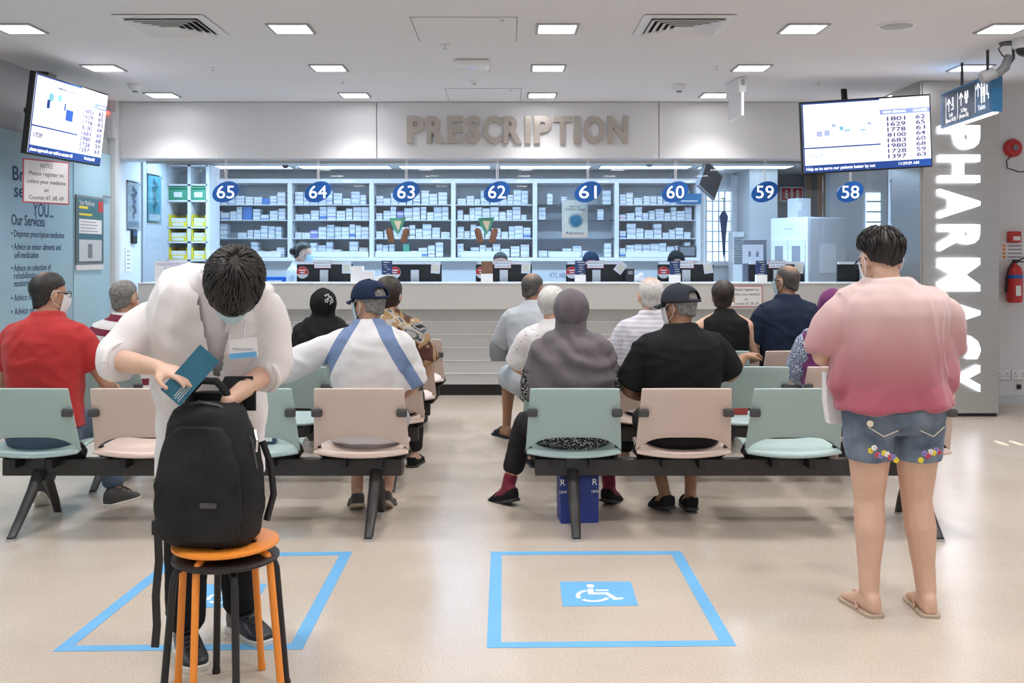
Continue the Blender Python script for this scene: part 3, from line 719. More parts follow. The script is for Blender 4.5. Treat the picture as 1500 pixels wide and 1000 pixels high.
for bi in range(6):
    for ri, z in enumerate(SZ):
        x = sx0 + bi * bw + .05; xe = sx0 + (bi + 1) * bw - .05; hmax = ([SZ[1], SZ[2], SZ[3], 2.44][ri] - z) - .03
        if bi == 4 and ri == 1: continue
        while True:
            wd = random.uniform(.07, .125); 
            if x + wd > xe: break
            if not (bi == 4 and random.random() < .45) and random.random() > .02:
                ht = min(hmax, random.choice((.08, .11, .13, .15, .17, .18)) * random.uniform(.85, 1.15))
                o = bpy.data.objects.new('medicine_box', random.choices(PK, PW)[0]); COL.objects.link(o)
                o.location = (x + wd / 2, SD + .07 + random.uniform(0, .03) + .09, z + .0005); o.scale = (wd * .95, .18, ht)
                g = 'medicine box on the %s shelf of the %s bay from the left' % (SHN[ri], SIGN[bi])
                tag(o, 'small ' + g, 'medicine box', g.replace('box', 'boxes', 1)); npk += 1
            x += wd + random.uniform(.0, .012)
for bi in (0, 1, 2, 3, 4, 5):
    o = MB().span(0, [.42, .95, .62, .62, .4, .68][bi], 0, .02, 0, .075).build('label_strip', 'white_gloss', sh, loc=(bi * bw + [.55, .1, .05, .1, .2, .12][bi], -.02, .005))
# bin rack at the left
t = thing('bin_rack', 'white open rack at the left end holding coloured bins', 'rack', (-4.2, 12.25, 0))
rx0, rx1 = X(244, 12.25) + 4.2, X(304, 12.25) + 4.2; rm = X(277, 12.25) + 4.2
MB().span(rx0, rx1, .43, .45, .8, 2.55).build('back_panel', 'pale_grey', t)
for xx in (rx0, rm, rx1): MB().span(xx - .02, xx + .02, 0, .45, .8, 2.6).build('upright', 'white', t)
RZ = [Z(380, 12.25), Z(353.5, 12.25), Z(332, 12.25), Z(293, 12.25)]
for z in RZ + [2.36, 2.6]: MB().span(rx0, rx1, .0, .45, z - .02, z).build('shelf_board', 'white', t)
def bin_(x0, x1, z, h, mm_, label, lid):
    b_ = thing('storage_bin', label, 'bin', ((x0 + x1) / 2, 12.26, z + .001), group='storage bins in the left rack'); wd = (x1 - x0) / 2
    m_ = MB().span(-wd, wd, .0, .34, 0, .012).span(-wd, -wd + .012, 0, .34, 0, h).span(wd - .012, wd, 0, .34, 0, h).span(-wd, wd, .33, .34, 0, h).span(-wd, wd, -.004, .010, 0, h * (.95 if lid else .38))
    m_.build('tub', mm_, b_, bevel=.003)
    if lid: MB().span(-wd - .005, wd + .005, -.01, .345, h, h + .025).build('lid', mm_, b_, bevel=.004); MB().span(-.05, .05, -.012, -.004, h * .25, h * .7).build('label', 'paper', b_)
    else:
        MB().span(-wd + .02, wd - .02, .03, .3, .014, h * .72).build('contents', 'paper', b_); MB().span(-wd * .6, wd * .6, -.008, -.004, .01, h * .3).build('label', 'paper', b_)
for j, (a, b_) in enumerate(((rx0 + .025, rm - .025), (rm + .025, rx1 - .025))):
    sd = ('left', 'right')[j]
    bin_(a - 4.2, b_ - 4.2, RZ[3], .14, 'green_bin', 'green lidded storage bin in the %s column of the rack' % sd, True)
    for i, nm in ((2, 'upper'), (1, 'middle'), (0, 'lower')): bin_(a - 4.2, b_ - 4.2, RZ[i], .15, 'yellow', '%s yellow open bin of white packets in the %s column' % (nm, sd), False)
t = thing('storage_tray', 'blue tray holding papers on the desk beside the staff member', 'tray', (X(408, 11.5), 11.5, 1.1))
MB().span(-.16, .16, -.1, .1, 0, .14).build('tub', 'blue_bin', t, bevel=.006); MB().span(-.1, .06, -.12, -.1, .02, .1).build('label', 'paper', t)

# ------------------------------------------------------------------ counter
CX0, CX1 = X(207, DB), 4.1
ct = thing('service_counter', 'long pale grey pharmacy counter with grooved front panels', 'counter', (0, DB, 0))
MB().span(CX0, CX1, .06, .5, .115, .93).build('carcass', 'pale_grey', ct)
MB().span(CX0 + .02, CX1, .05, .45, 0, .115).build('plinth', 'plinth', ct)
zs = [.118] + [Z(y_, DB) for y_ in (546.5, 527.5, 508.5, 489.5, 470.5)] + [.925]
for i in range(6):
    MB().span(CX0, CX1, .02, .06, zs[i] + .0, zs[i + 1] - .008).build('front_board', 'counter', ct)
    if i < 5: MB().span(CX0, CX1, .012, .06, zs[i + 1] - .008, zs[i + 1]).build('metal_strip', 'white_gloss', ct)
MB().span(CX0, CX1, -.1, .02, .92, 1.185).build('fascia', 'counter_lip', ct, bevel=.004)
MB().span(CX0, CX1, -.105, .30, 1.185, 1.2).build('worktop', 'white_gloss', ct, bevel=.003)
MB().span(CX0, CX1, .5, .95, .72, .75).build('staff_desk', 'white', ct)
gp = struct('window_screen', MB().span(CX0, CX1, .0, .012, 2.47, 2.5), 'steel'); gp.location = (0, DB + .14, 0)
gx = [CX0, X(430, DB), X(560, DB), X(692, DB), X(822, DB), X(953, DB), X(1085, DB), X(1212, DB), CX1]
for i in range(8): MB().span(gx[i] + .004, gx[i + 1] - .004, 0, .01, 1.55, 2.47).build('pane', 'glass', gp)

ORD = ['first', 'second', 'third', 'fourth', 'fifth', 'sixth', 'seventh', 'last']
for n, px in zip(range(65, 57, -1), (331, 466, 595, 728, 861, 989, 1120, 1245)):
    t = thing('counter_number_sign', 'blue oval hanging sign reading %d, %s from the left' % (n, ORD[65 - n]), 'sign', (X(px, 10.53), 10.53, Z(281, 10.53)), group='oval counter number signs')
    poly = [(.148 * math.cos(2 * PI * k / 32), .103 * math.sin(2 * PI * k / 32)) for k in range(32)]
    Mx = Matrix.Rotation(PI / 2, 4, 'X') @ Matrix.Rotation(R(24), 4, 'Z')
    MB().prism(poly, .014, Mx).build('plate', 'blue_sign', t)
    text('number', str(n), (0, -.015, 0), .135, 'screen_white', t, ext=.001, width=.185)
    MB().tube([(-.006, -.006, .09), (-.006, -.006, 2.505 - Z(281, 10.53))], .004, 6).tube([(.01, -.006, .09), (.01, -.006, 2.505 - Z(281, 10.53))], .004, 6).build('hanging_rod', 'white', t)

def monitor(px0, px1, n, sticker, card_tilt):
    D = 10.98; x0, x1 = X(px0, D), X(px1, D); wd = x1 - x0; zt_ = Z(387, D)
    t = thing('computer_monitor', 'black monitor seen from behind below the %s oval sign' % ORD[65 - n], 'monitor', ((x0 + x1) / 2, D, .75), group='monitors on the pharmacy counter')
    zz = zt_ - .75
    MB().box((0, 0, zz - .17), (wd, .04, .34)).build('casing', 'black', t, bevel=.006)
    MB().box((0, .022, zz - .17), (wd - .03, .004, .31)).build('display', 'screen_pale', t)
    MB().box((.0, -.05, zz - .24), (.09, .03, .36)).build('stand_neck', 'pale_grey', t, bevel=.004)
    MB().box((0, .0, .008), (.24, .22, .016)).build('stand_base', 'pale_grey', t, bevel=.004)
    MB().box((-.02, .0, zz + .014), (wd * .88, .05, .028)).build('top_strip', 'white', t)
    if sticker:
        s_ = MB().lathe((-wd / 2 + .065, -.021, zz - .09), [(.066, 0), (.066, .004)], 24, 'y').build('round_sticker', 'paper', t)
        m_ = MB().prism([(.064 * math.cos(PI * k / 12 - .3 + (.6 * k / 12)), .064 * math.sin(PI * k / 12 - .3 + .6 * k / 12)) for k in range(13)], .002, Matrix.Translation((-wd / 2 + .065, -.025, zz - .09)) @ Matrix.Rotation(PI / 2, 4, 'X'))
        m_.build('red_print', 'red', s_)
        MB().box((-wd / 2 + .065, -.0285, zz - .065), (.07, .002, .012)).box((-wd / 2 + .065, -.0285, zz - .09), (.05, .002, .012)).build('print_line', 'paper', s_)
    M_ = Matrix.Rotation(R(card_tilt), 3, 'Y')
    c_ = MB().box((wd / 2 - .065, -.03, zz - .035), (.10, .004, .13), M_).build('taped_card', 'paper', t)
    MB().box((wd / 2 - .065, -.033, zz - .04), (.07, .002, .07), M_).build('card_print', 'card', c_)
    return x0, x1, zt_, D
ST = [(435, 517, 64, 1, 0), (570, 647, 63, 1, 4), (697, 779, 62, 1, 2), (829, 917, 61, 1, 38), (963, 1045, 60, 1, -8), (1096, 1178, 59, 0, 5), (1226, 1300, 58, 0, 14), (300, 380, 65, 1, 0)]
for px0, px1, n, st, tl in ST:
    x0, x1, zt_, D = monitor(px0, px1, n, st, tl)
    if n in (64, 62, 61, 60, 59, 58):
        cx = x0 + (x1 - x0) * (.48 if n != 58 else .75)
        t = notice('white card with a thin red border on the monitor below the %s oval sign' % ORD[65 - n], (cx, D - .075, zt_ + .0), 0, .185, .085, ['Please wait for your', 'number to be called'], fs=.016, bw=.005, name='notice_card')
    if n in (63, 61, 60, 59):
        cx = x0 + (.02 if n == 63 else .13 if n != 59 else .05)
        t = thing('leaflet_holder', 'dark blue leaflets in a white stand below the %s oval sign' % ORD[65 - n], 'leaflet holder', (cx, DB + .08, 1.2), group='blue leaflet stands on the counter')
        MB().box((0, 0, .04), (.115, .07, .08)).build('stand', 'white_gloss', t, bevel=.003)
        MB().box((0, -.005, .14), (.11, .02, .18)).build('leaflets', 'navy', t)
        for k in range(6): MB().box((random.uniform(-.03, .03), -.016, .09 + k * .024), (random.uniform(.03, .07), .002, .006)).build('print_line', 'pale_grey', t)
        text('lettering', 'HEALTH', (0, -.016, .215), .014, 'paper', t, ext=.0005, width=.07)
    if n == 62:
        t = thing('leaflet_holder', 'brown photo leaflets in a white stand at counter 62', 'leaflet holder', (x0 + .13, DB + .08, 1.2), group='photo leaflet stand')
        MB().box((0, 0, .045), (.125, .07, .09)).build('stand', 'white_gloss', t, bevel=.003); MB().box((0, -.005, .14), (.12, .02, .16)).build('leaflets', 'pack_brown', t)
for i, (dx, h) in enumerate(((0, .17), (.125, .12), (.24, .06))):
    o = MB().box((0, 0, h / 2), (.13 - i * .02, .10, h)).build('paper_stack', 'paper', loc=(X(524, 10.65) + dx, DB + .09 - .02 * i, 1.2)); tag(o, ['tall stack of white cartons between counters 64 and 63', 'shorter stack of white slips beside the tall carton stack', 'low pile of white slips next to the dark head'][i], 'paper stack')
o = text('desk_plate', 'RTC ABE', (X(817, 10.8), 10.75, Z(403, 10.75)), .05, 'ink_blue', None, ext=.004, width=.17); tag(o, 'small standing letters between counters 62 and 61', 'lettering')
t = thing('desk_phone', 'black phone on the counter beside monitor 61', 'phone', (X(923, 10.8), 10.8, 1.2)); MB().box((0, 0, .07), (.085, .05, .14)).build('body', 'black', t, bevel=.006); MB().box((0, -.027, .1), (.05, .004, .04)).build('display', 'mid_grey', t)
t = thing('plastic_bag', 'crumpled clear plastic packet on the counter left of monitor 60', 'packet', (X(936, 10.7), 10.7, 1.2)); m_ = MB(); m_.ell((0, 0, .04), (.05, .04, .042), 9, 6); m_.ell((.02, 0, .07), (.035, .03, .03), 7, 5); m_.build('bag', 'pale_grey', t)
t = thing('partition_screen', 'small grey desk partition with a pinned sheet at counter 59', 'partition', (X(1105, 11.6), 11.6, .75)); MB().box((0, 0, .46), (.28, .03, .92)).build('panel', 'mid_grey', t, bevel=.005); MB().box((-.02, -.018, .75), (.24, .004, .22)).build('sheet', 'paper', t)
for s_ in (-.06, .03): MB().box((s_, -.021, .75), (.03, .002, .06)).build('figure', 'ink_grey', t)
notice('red bordered notice on the counter front behind the bob haired woman', (X(531, 10.43), 10.432, Z(434, 10.43)), 0, .19, .22, ['NOTICE', 'Please register', 'to collect your', 'medicine at', '67, 68, 69'], fs=.022, bw=.007)
notice('red bordered notice on the counter front right of the woman in the black top', (X(1093, 10.43), 10.432, Z(434, 10.43)), 0, .34, .22, ['Please register to', 'collect your medicine', 'at', 'Counter 67, 68, 69'], fs=.028, bw=.008)
notice('paper sign with violet print standing at the left end of the counter', (X(251, 10.6), 10.6, Z(397, 10.6)), 0, .36, .22, ['PLEASE REGISTER AT', 'PHARMACY', 'COUNTER 67', '68, 69'], border='pale_grey', ink='pack_violet', fs=.03, bw=.004)
# things fixed behind the glass
t = thing('virus_poster', 'pale blue poster with a dark blue virus ball hanging below sign 61', 'poster', (X(843, DB), DB + .10, Z(320, DB)))
MB().box((0, 0, 0), (.275, .006, .40)).build('sheet', 'screen_teal' if 0 else 'mask_blue', t)
m_ = MB().ell((.01, -.004, -.02), (.062, .012, .062), 18, 10)
for k in range(18): a = 2 * PI * k / 18; m_.tube([(.01 + .058 * math.cos(a), -.004, -.02 + .058 * math.sin(a)), (.01 + .08 * math.cos(a), -.004, -.02 + .08 * math.sin(a))], [.003, .006], 5)
m_.build('virus', 'sign_blue', t)
text('lettering', 'WHAT TO DO', (0, -.004, .13), .022, 'ink_blue', t, ext=.0005, width=.12); text('lettering', 'TO PREVENT SPREAD', (0, -.004, .10), .02, 'ink_blue', t, ext=.0005, width=.22)
MB().box((0, -.004, -.175), (.27, .002, .045)).build('footer', 'pale_grey', t); text('lettering', 'Advisory', (0, -.006, -.15), .03, 'ink_blue', t, ext=.0005, width=.2)
for px, lb in ((581, 'green festive decoration with two brown rolls, the left of the pair'), (712, 'green festive decoration with two brown rolls, the right of the pair')):
    t = thing('hanging_decoration', lb, 'decoration', (X(px, DB), DB + .10, Z(330, DB)))
    MB().prism([(-.09, .08), (.09, .09), (.05, -.02), (.0, -.1), (-.05, -.02)], .012, Matrix.Rotation(PI / 2, 4, 'X')).build('green_fan', 'pack_green', t)
    MB().prism([(-.04, .05), (.045, .05), (.01, -.06)], .008, Matrix.Translation((0, -.012, 0)) @ Matrix.Rotation(PI / 2, 4, 'X')).build('yellow_inset', 'card', t)
    for s_ in (-1, 1): MB().tube([(s_ * .06, 0, -.18), (s_ * .09, 0, -.06), (s_ * .105, 0, -.03)], [.035, .036, .02], 10, .6).build('brown_roll', 'pack_brown', t, True)
t = thing('blue_banner', 'small bright blue banner on the shelf behind sign 60', 'banner', (X(1010, 13.2), 13.22, Z(291, 13.2))); MB().box((0, 0, 0), (.32, .02, .14)).build('board', 'sign_blue', t); MB().box((0, -.012, -.03), (.22, .004, .015)).build('text_line', 'paper', t)
t = thing('card_terminal', 'dark grey screen on the shelf ledge behind counter 60', 'monitor', (X(1006, 13.3), 13.29, 1.4555)); MB().box((0, 0, .08), (.24, .05, .15)).build('casing', 'dark_grey', t, bevel=.006); MB().box((0, -.027, .08), (.2, .004, .11)).build('display', 'mid_grey', t)
# ------------------------------------------------------------------ beam seating
BY0, BSP = 5.42, 1.03
def back_mesh():
    nu, nv = 15, 8; rows_ = []
    for j in range(nv):
        v = j / (nv - 1); row = []
        for i in range(nu):
            u = -1 + 2 * i / (nu - 1)
            zb_ = .505 - .080 * abs(u) ** 4; zt_ = .785 - .006 * u * u
            z = zb_ + (zt_ - zb_) * v; q = (z - .43) / .355
            x = u * (.262 - .022 * q); y = .035 - .115 * q - .035 * (1 - u * u) * (.4 + .6 * q)
            row.append((x, y, z))
        rows_.append(row)
    return MB().loft(rows_, caps=False, closed=False).mesh('backrest', True)
def seat_mesh():
    nu, nv = 13, 8; rows_ = []
    for j in range(nv):
        v = j / (nv - 1); row = []
        for i in range(nu):
            u = -1 + 2 * i / (nu - 1)
            x = u * (.258 - .03 * v); y = -.005 + .45 * v - .03 * (1 - u * u) * (1 - v)
            z = .400 + .020 * u * u * (1 - .5 * v) + .02 * math.sin(v * PI * .9) - (.02 * max(0, v - .8) / .2) + .01 * v
            row.append((x, y, z))
        rows_.append(row)
    return MB().loft(rows_, caps=False, closed=False).mesh('seat', True)
BACK, SEAT = back_mesh(), seat_mesh()
SUPS = []
for s_ in (-1, 1):
    mb_ = MB()
    mb_.tube([(s_ * .245, .06, .455), (s_ * .25, .10, .41), (s_ * .22, .16, .375), (s_ * .12, .15, .345)], [.016, .02, .022, .02], 8)
    mb_.box((s_ * .1, .15, .355), (.035, .3, .05))
    SUPS.append(mb_.mesh('seat_support'))
CLIP = MB().box((0, 0, 0), (.056, .034, .042)).mesh('arm_clip')
def solid(o, th, bev=True):
    s_ = o.modifiers.new('solid', 'SOLIDIFY'); s_.thickness = th; s_.offset = 0
    if bev: b_ = o.modifiers.new('bevel', 'BEVEL'); b_.width = th * .35; b_.segments = 2; b_.limit_method = 'ANGLE'; b_.angle_limit = R(50)
def bench_leg(x, parent):
    m_ = MB().box((x, .14, .31), (.07, .09, .13))
    m_.tube([(x, .10, .30), (x, .03, .21), (x, -.10, .10), (x, -.20, .02), (x, -.225, .012)], [.034, .033, .028, .024, .02], 10, .6, up=(1, 0, 0))
    m_.tube([(x, .17, .30), (x, .22, .21), (x, .29, .10), (x, .33, .02), (x, .345, .012)], [.034, .033, .028, .024, .02], 10, .6, up=(1, 0, 0))
    l = m_.build('leg', 'dark_metal', parent, True)
    MB().lathe((x, -.215, 0), [(.026, 0), (.024, .012)], 10).lathe((x, .335, 0), [(.026, 0), (.024, .012)], 10).build('foot_pad', 'grey', l)
def bench(x0, row, label):
    t = thing('beam_bench', label, 'bench', (x0, BY0 + BSP * row, 0), group='four-seat beam benches')
    MB().box((.9, .14, .315), (2.22, .06, .095)).build('beam', 'dark_metal', t, bevel=.006)
    bench_leg(.0, t); bench_leg(1.87 if x0 < 0 else 1.9, t)
    for i in range(4):
        mm_ = ('mint', 'blush')[i % 2]
        o = bpy.data.objects.new('seat', SEATS[i % 2]); COL.objects.link(o); o.parent = t; o.location = (.6 * i, 0, 0); solid(o, .016)
        o2 = bpy.data.objects.new('backrest', BACKS[i % 2]); COL.objects.link(o2); o2.parent = t; o2.location = (.6 * i, 0, 0); solid(o2, .014)
        for SUP in SUPS: sp_ = bpy.data.objects.new('seat_support', SUP); COL.objects.link(sp_); sp_.parent = t; sp_.location = (.6 * i, 0, 0)
        for s_ in (-1, 1):
            c_ = bpy.data.objects.new('arm_clip', CLIP); COL.objects.link(c_); c_.parent = o2; c_.location = (s_ * .229, -.062, .645)
            b_ = c_.modifiers.new('bevel', 'BEVEL'); b_.width = .008; b_.segments = 2
    return t
SEATS = [SEAT, SEAT.copy()]; BACKS = [BACK, BACK.copy()]
for i, k in enumerate(('mint', 'blush')): SEATS[i].materials.append(MATS[k]); BACKS[i].materials.append(MATS[k])
[q_.materials.append(MATS['black']) for q_ in SUPS]; CLIP.materials.append(MATS['dark_grey'])
RN = ['nearest', 'second', 'third', 'farthest']
for r_ in range(4):
    bench(-2.593, r_, 'mint and pink four-seat beam bench, %s row left of the aisle' % RN[r_])
    bench(.367, r_, 'mint and pink four-seat beam bench, %s row right of the aisle' % RN[r_])

# ------------------------------------------------------------------ floor markings
def fl(px, py): D = F * CAMZ / (py - HY); return (X(px, D), D)
def tape(corners, wdt, label, mark):
    c = [V((*fl(*p), 0)) for p in corners]; cen = sum(c, V()) / 4
    t = thing('floor_marking', label, 'floor marking', (cen.x, cen.y, 0), group='blue wheelchair spaces taped on the floor')
    for i in range(4):
        a, b_ = c[i], c[(i + 1) % 4]; p0 = c[i - 1]; p1 = c[(i + 2) % 4]
        ai = a + ((b_ - a).normalized() + (p0 - a).normalized()) * wdt; bi = b_ + ((a - b_).normalized() + (p1 - b_).normalized()) * wdt
        vs = [a - cen, b_ - cen, bi - cen, ai - cen]
        MB().prism([(q.x, q.y) for q in vs], .0012, Matrix.Translation((0, 0, .0003))).build('tape_strip', 'tape_blue', t)
    mc = [V((*fl(*p), 0)) - cen for p in mark]
    MB().prism([(q.x, q.y) for q in mc], .0012, Matrix.Translation((0, 0, .0003))).build('square_sticker', 'tape_blue', t)
    o = mc[3]; ux = (mc[2] - mc[3]); uy = (mc[0] - mc[3])
    def P(u, v): q = o + ux * u + uy * v; return (q.x, q.y)
    m_ = MB(); h = .0007; T = Matrix.Translation((0, 0, .0013))
    m_.prism([P(.42 + .055 * math.cos(2 * PI * k / 16), .80 + .075 * math.sin(2 * PI * k / 16)) for k in range(16)], h, T)
    m_.prism([P(.37, .68), P(.45, .68), P(.45, .52), P(.54, .52), P(.54, .45), P(.37, .45)], h, T)
    m_.prism([P(.48, .64), P(.66, .64), P(.66, .585), P(.48, .585)], h, T)
    m_.prism([P(.53, .52), P(.64, .52), P(.75, .30), P(.83, .32), P(.83, .26), P(.70, .22), P(.60, .45), P(.53, .45)], h, T)
    def arc(a0, a1, n):
        o_ = [P(.43 + .235 * math.cos(a0 + (a1 - a0) * k / n), .40 + .25 * math.sin(a0 + (a1 - a0) * k / n)) for k in range(n + 1)]
        i_ = [P(.43 + .18 * math.cos(a0 + (a1 - a0) * k / n), .40 + .19 * math.sin(a0 + (a1 - a0) * k / n)) for k in range(n + 1)]
        for k in range(n): m_.prism([o_[k], o_[k + 1], i_[k + 1], i_[k]], h, T)
    arc(R(112), R(205), 8); arc(R(225), R(335), 9)
    m_.build('wheelchair_symbol', 'tape_white', t)
tape([(719, 808), (997, 807), (1079, 946), (713, 949)], .055, 'blue taped wheelchair space with a blue symbol right of the aisle', [(820, 852), (924, 852), (935, 887), (824, 888)])
tape([(258, 811), (516, 808), (443, 951), (77, 954)], .055, 'blue taped wheelchair space partly hidden by the stools', [(302, 856), (391, 855), (373, 889), (272, 890)])
t = thing('floor_sticker', 'small worn footprint sticker on the floor at the right edge', 'floor marking', (X(1478, 7.9), 7.9, 0))
for s_ in (-.06, .06): MB().prism([(s_ + .03 * math.cos(2 * PI * k / 12), .11 * math.sin(2 * PI * k / 12)) for k in range(12)], .001).build('footprint', 'card', t)

# ------------------------------------------------------------------ stools
def stool(label, cx, cy, zseat, mm_, rot, tilt, holes):
    t = thing('round_stool', label, 'stool', (cx, cy, 0), (tilt[0], tilt[1], R(rot)))
    rs = .178
    m_ = MB(); n = 40; rings = [[(r * math.cos(2 * PI * k / n), r * math.sin(2 * PI * k / n), z) for k in range(n)] for r, z in ((.001, zseat), (.10, zseat), (rs - .012, zseat), (rs, zseat - .006), (rs, zseat - .014), (rs - .01, zseat - .019), (.001, zseat - .019))]
    s_ = m_.loft(rings).build('seat', mm_, t, True)
    if holes:
        for k in range(5): a = 2 * PI * k / 5 + .5; MB().lathe((.1 * math.cos(a), .1 * math.sin(a), zseat + .0002), [(.017, -.002), (.017, .0006)], 14).build('seat_hole', 'black', s_)
    for k in range(4):
        a = PI / 4 + k * PI / 2; ca, sa = math.cos(a), math.sin(a)
        pts = [(.09 * ca, .09 * sa, zseat - .03), (.135 * ca, .135 * sa, zseat - .027), (.160 * ca, .160 * sa, zseat - .04), (.170 * ca, .170 * sa, zseat - .07), (.205 * ca, .205 * sa, .012)]
        l = MB().tube(pts, .0125, 10).build('leg', mm_, t, True)
        MB().tube([(.2055 * ca, .2055 * sa, .018), (.2065 * ca, .2065 * sa, 0)], .0145, 10).build('foot_cap', mm_, l)
    return t
SX_, SY_ = X(331, 3.38), 3.38
stool('black round stool standing under the orange stool', SX_, SY_, .485, 'black', -20, (0, 0), False)
stool('orange round stool stacked on the black stool', SX_ + .005, SY_ + .02, .527, 'orange', 27, (0, R(-1.2)), True)

# ------------------------------------------------------------------ backpack on the stool
m, nt, b, oc = nodes_of('nylon', .75)
n1 = tex(nt, 'Noise', oc, 7, Detail=5.0); nw = tex(nt, 'Noise', oc, 420, Detail=1.0)
nt.links.new(ramp(nt, n1.outputs['Fac'], [(.3, (.010, .010, .011)), (.7, (.022, .022, .023))]), b.inputs['Base Color'])
bp = nt.nodes.new('ShaderNodeBump'); bp.inputs['Strength'].default_value = .6; bp.inputs['Distance'].default_value = .03; b.inputs['Specular IOR Level'].default_value = .25
hh = math_n(nt, 'ADD', n1.outputs['Fac'], math_n(nt, 'MULTIPLY', nw.outputs['Fac'], .06)); nt.links.new(hh, bp.inputs['Height']); nt.links.new(bp.outputs[0], b.inputs['Normal'])
def sq(c, rx, ry, n=24, p=3.2, M=None):
    out = []
    for k in range(n):
        a = 2 * PI * k / n; ca, sa = math.cos(a), math.sin(a)
        q = V((rx * math.copysign(abs(ca) ** (2 / p), ca), ry * math.copysign(abs(sa) ** (2 / p), sa), 0))
        out.append(V(c) + (M @ q if M else q))
    return out
t = thing('backpack', 'large black nylon backpack standing on the orange stool', 'backpack', (X(313, 3.38), 3.37, .531), R(-6))
prof = [(0.0, .135, .085), (.02, .155, .105), (.10, .165, .115), (.22, .16, .11), (.32, .15, .10), (.40, .135, .088), (.445, .115, .07), (.465, .085, .045)]
def fine(pr, k=4):
    return [tuple(a + (b_ - a) * j / k for a, b_ in zip(pr[i], pr[i + 1])) for i in range(len(pr) - 1) for j in range(k)] + [pr[-1]]
def crumple(mb_, amp, s_):
    c = sum((V(p) for p in mb_.v), V()) / len(mb_.v); out = []
    for p in mb_.v:
        p = V(p); d = V((p.x - c.x, p.y - c.y, 0)).normalized(); q = V((p.x * s_, p.y * s_, p.z * s_ * 1.5))
        a = noise.noise(q + V((0, 0, 1)) * noise.noise(q * .6) * 2); out.append(tuple(p + d * amp * ((.4 - abs(a)) * 1.6 + .4 * noise.noise(q * 2.3))))
    mb_.v = out; return mb_
crumple(MB().loft([sq((.012 * z / .4 - .025 * (z / .45) ** 2, .0, z), rx, ry, 56) for z, rx, ry in fine(prof)]), .008, 9).build('main_body', 'nylon', t, True, angle=80)
crumple(MB().loft([sq((-.01, -.085 - .02 * math.sin(PI * min(1, (z + .02) / .4)), z), rx, .035, 56) for z, rx in fine(((.03, .12), (.05, .14), (.15, .145), (.27, .135), (.36, .11), (.40, .07)))]), .009, 11).build('front_pocket', 'nylon', t, True, angle=80)
MB().loft([sq((-.035, .09, z), rx, .03) for z, rx in ((.01, .13), (.2, .15), (.4, .125), (.47, .095), (.49, .06))]).build('back_panel', 'nylon', t, True, angle=80)
MB().tube([(-.105, -.01, .41), (-.085, -.03, .455), (-.03, -.045, .475), (.04, -.05, .465), (.1, -.035, .42), (.145, -.02, .34), (.16, -.02, .25)], .006, 6).build('zip', 'dark_grey', t, True)
MB().tube([(-.10, .055, .45), (-.095, .05, .50), (-.06, .04, .535), (.0, .03, .535), (.035, .03, .50), (.04, .04, .46)], .013, 10).build('top_handle', 'nylon', t, True)
MB().loft([[(x - .03, y, z), (x + .045, y, z), (x + .045, y + .012, z), (x - .03, y + .012, z)] for x, y, z in ((.005, .10, .43), (.01, .105, .50), (.025, .115, .54), (.045, .125, .54), (.055, .13, .50), (.055, .13, .42))]).build('shoulder_strap', 'nylon', t, True)
MB().tube([(.155, .05, .33), (.185, .05, .25), (.195, .05, .15), (.17, .05, .06)], .012, 8, .4).build('side_strap', 'black', t, True)
s_ = MB().tube([(-.13, .06, .14), (-.185, .04, .09), (-.20, .03, .05)], [.03, .028, .02], 8, .35).build('hip_strap', 'nylon', t, True)
MB().box((-.205, .028, .03), (.045, .018, .05)).build('buckle', 'black', s_, bevel=.004)
MB().loft([[(x - .014, y, z), (x + .014, y, z), (x + .014, y + .004, z), (x - .014, y + .004, z)] for x, y, z in ((-.205, .02, .03), (-.198, .015, -.08), (-.207, .01, -.2), (-.203, .01, -.30), (-.21, .01, -.375))]).build('webbing', 'black', s_)
MB().tube([(.155, -.02, .38), (.168, -.035, .35), (.165, -.035, .31)], .004, 6).build('zip_pull', 'chrome', t)
MB().box((.045, -.146, .155), (.055, .006, .016)).build('logo_tag', 'dark_grey', t)
MB().box((0, -.1205, .06), (.24, .004, .006)).build('seam', 'black', t)

# shopping bag below the front bench
t = thing('shopping_bag', 'dark blue tall shopping bag on the floor under the mint seat', 'bag', (X(846, 5.62), 5.62, 0), R(6))
MB().loft([[(-a, -b_, z), (a, -b_, z), (a, b_, z), (-a, b_, z)] for z, a, b_ in ((0, .105, .07), (.12, .108, .072), (.24, .11, .06), (.31, .112, .035))]).build('bag_body', 'bag_blue' if 'bag_blue' in MATS else mat('bag_blue', (.015, .035, .22), .5, noise_s=9, noise_a=.3, bump=.4, bump_s=9), t)
for s_ in (-.03, .03): MB().tube([(-.05, s_, .30), (-.045, s_ * 1.3, .36), (0, s_ * 1.5, .38), (.045, s_ * 1.3, .36), (.05, s_, .30)], .007, 6, .4).build('handle', 'bag_blue', t)
for sx_ in (-.095, .085): text('lettering', 'R', (sx_, -.073, .23), .035, 'tape_white', t, ext=.0006); text('lettering', 'care', (sx_, -.0735, .18), .02, 'tape_white', t, ext=.0006, width=.04)
t = thing('red_bag', 'small red folded bag lying on a second row mint seat', 'bag', (1.50, BY0 + BSP + .22, .43))
MB().loft([[(-a, -.05, z), (a, -.05, z), (a, .06, z), (-a, .06, z)] for z, a in ((0, .10), (.05, .11), (.09, .085), (.11, .05))]).build('bag_body', mat('red_cloth', (.38, .05, .04), .7, bump=.5, bump_s=20), t)
t = thing('drink_carton', 'small dark blue and white pack on the third mint seat', 'pack', (-1.36, BY0 + .2, .435))
MB().box((0, 0, .05), (.12, .07, .10)).build('pack', 'navy_panel', t, bevel=.004); MB().box((.01, -.037, .05), (.07, .003, .07)).build('label', 'paper', t); MB().tube([(-.03, 0, .1), (0, 0, .135), (.03, 0, .1)], .004, 6).build('handle', 'paper', t)
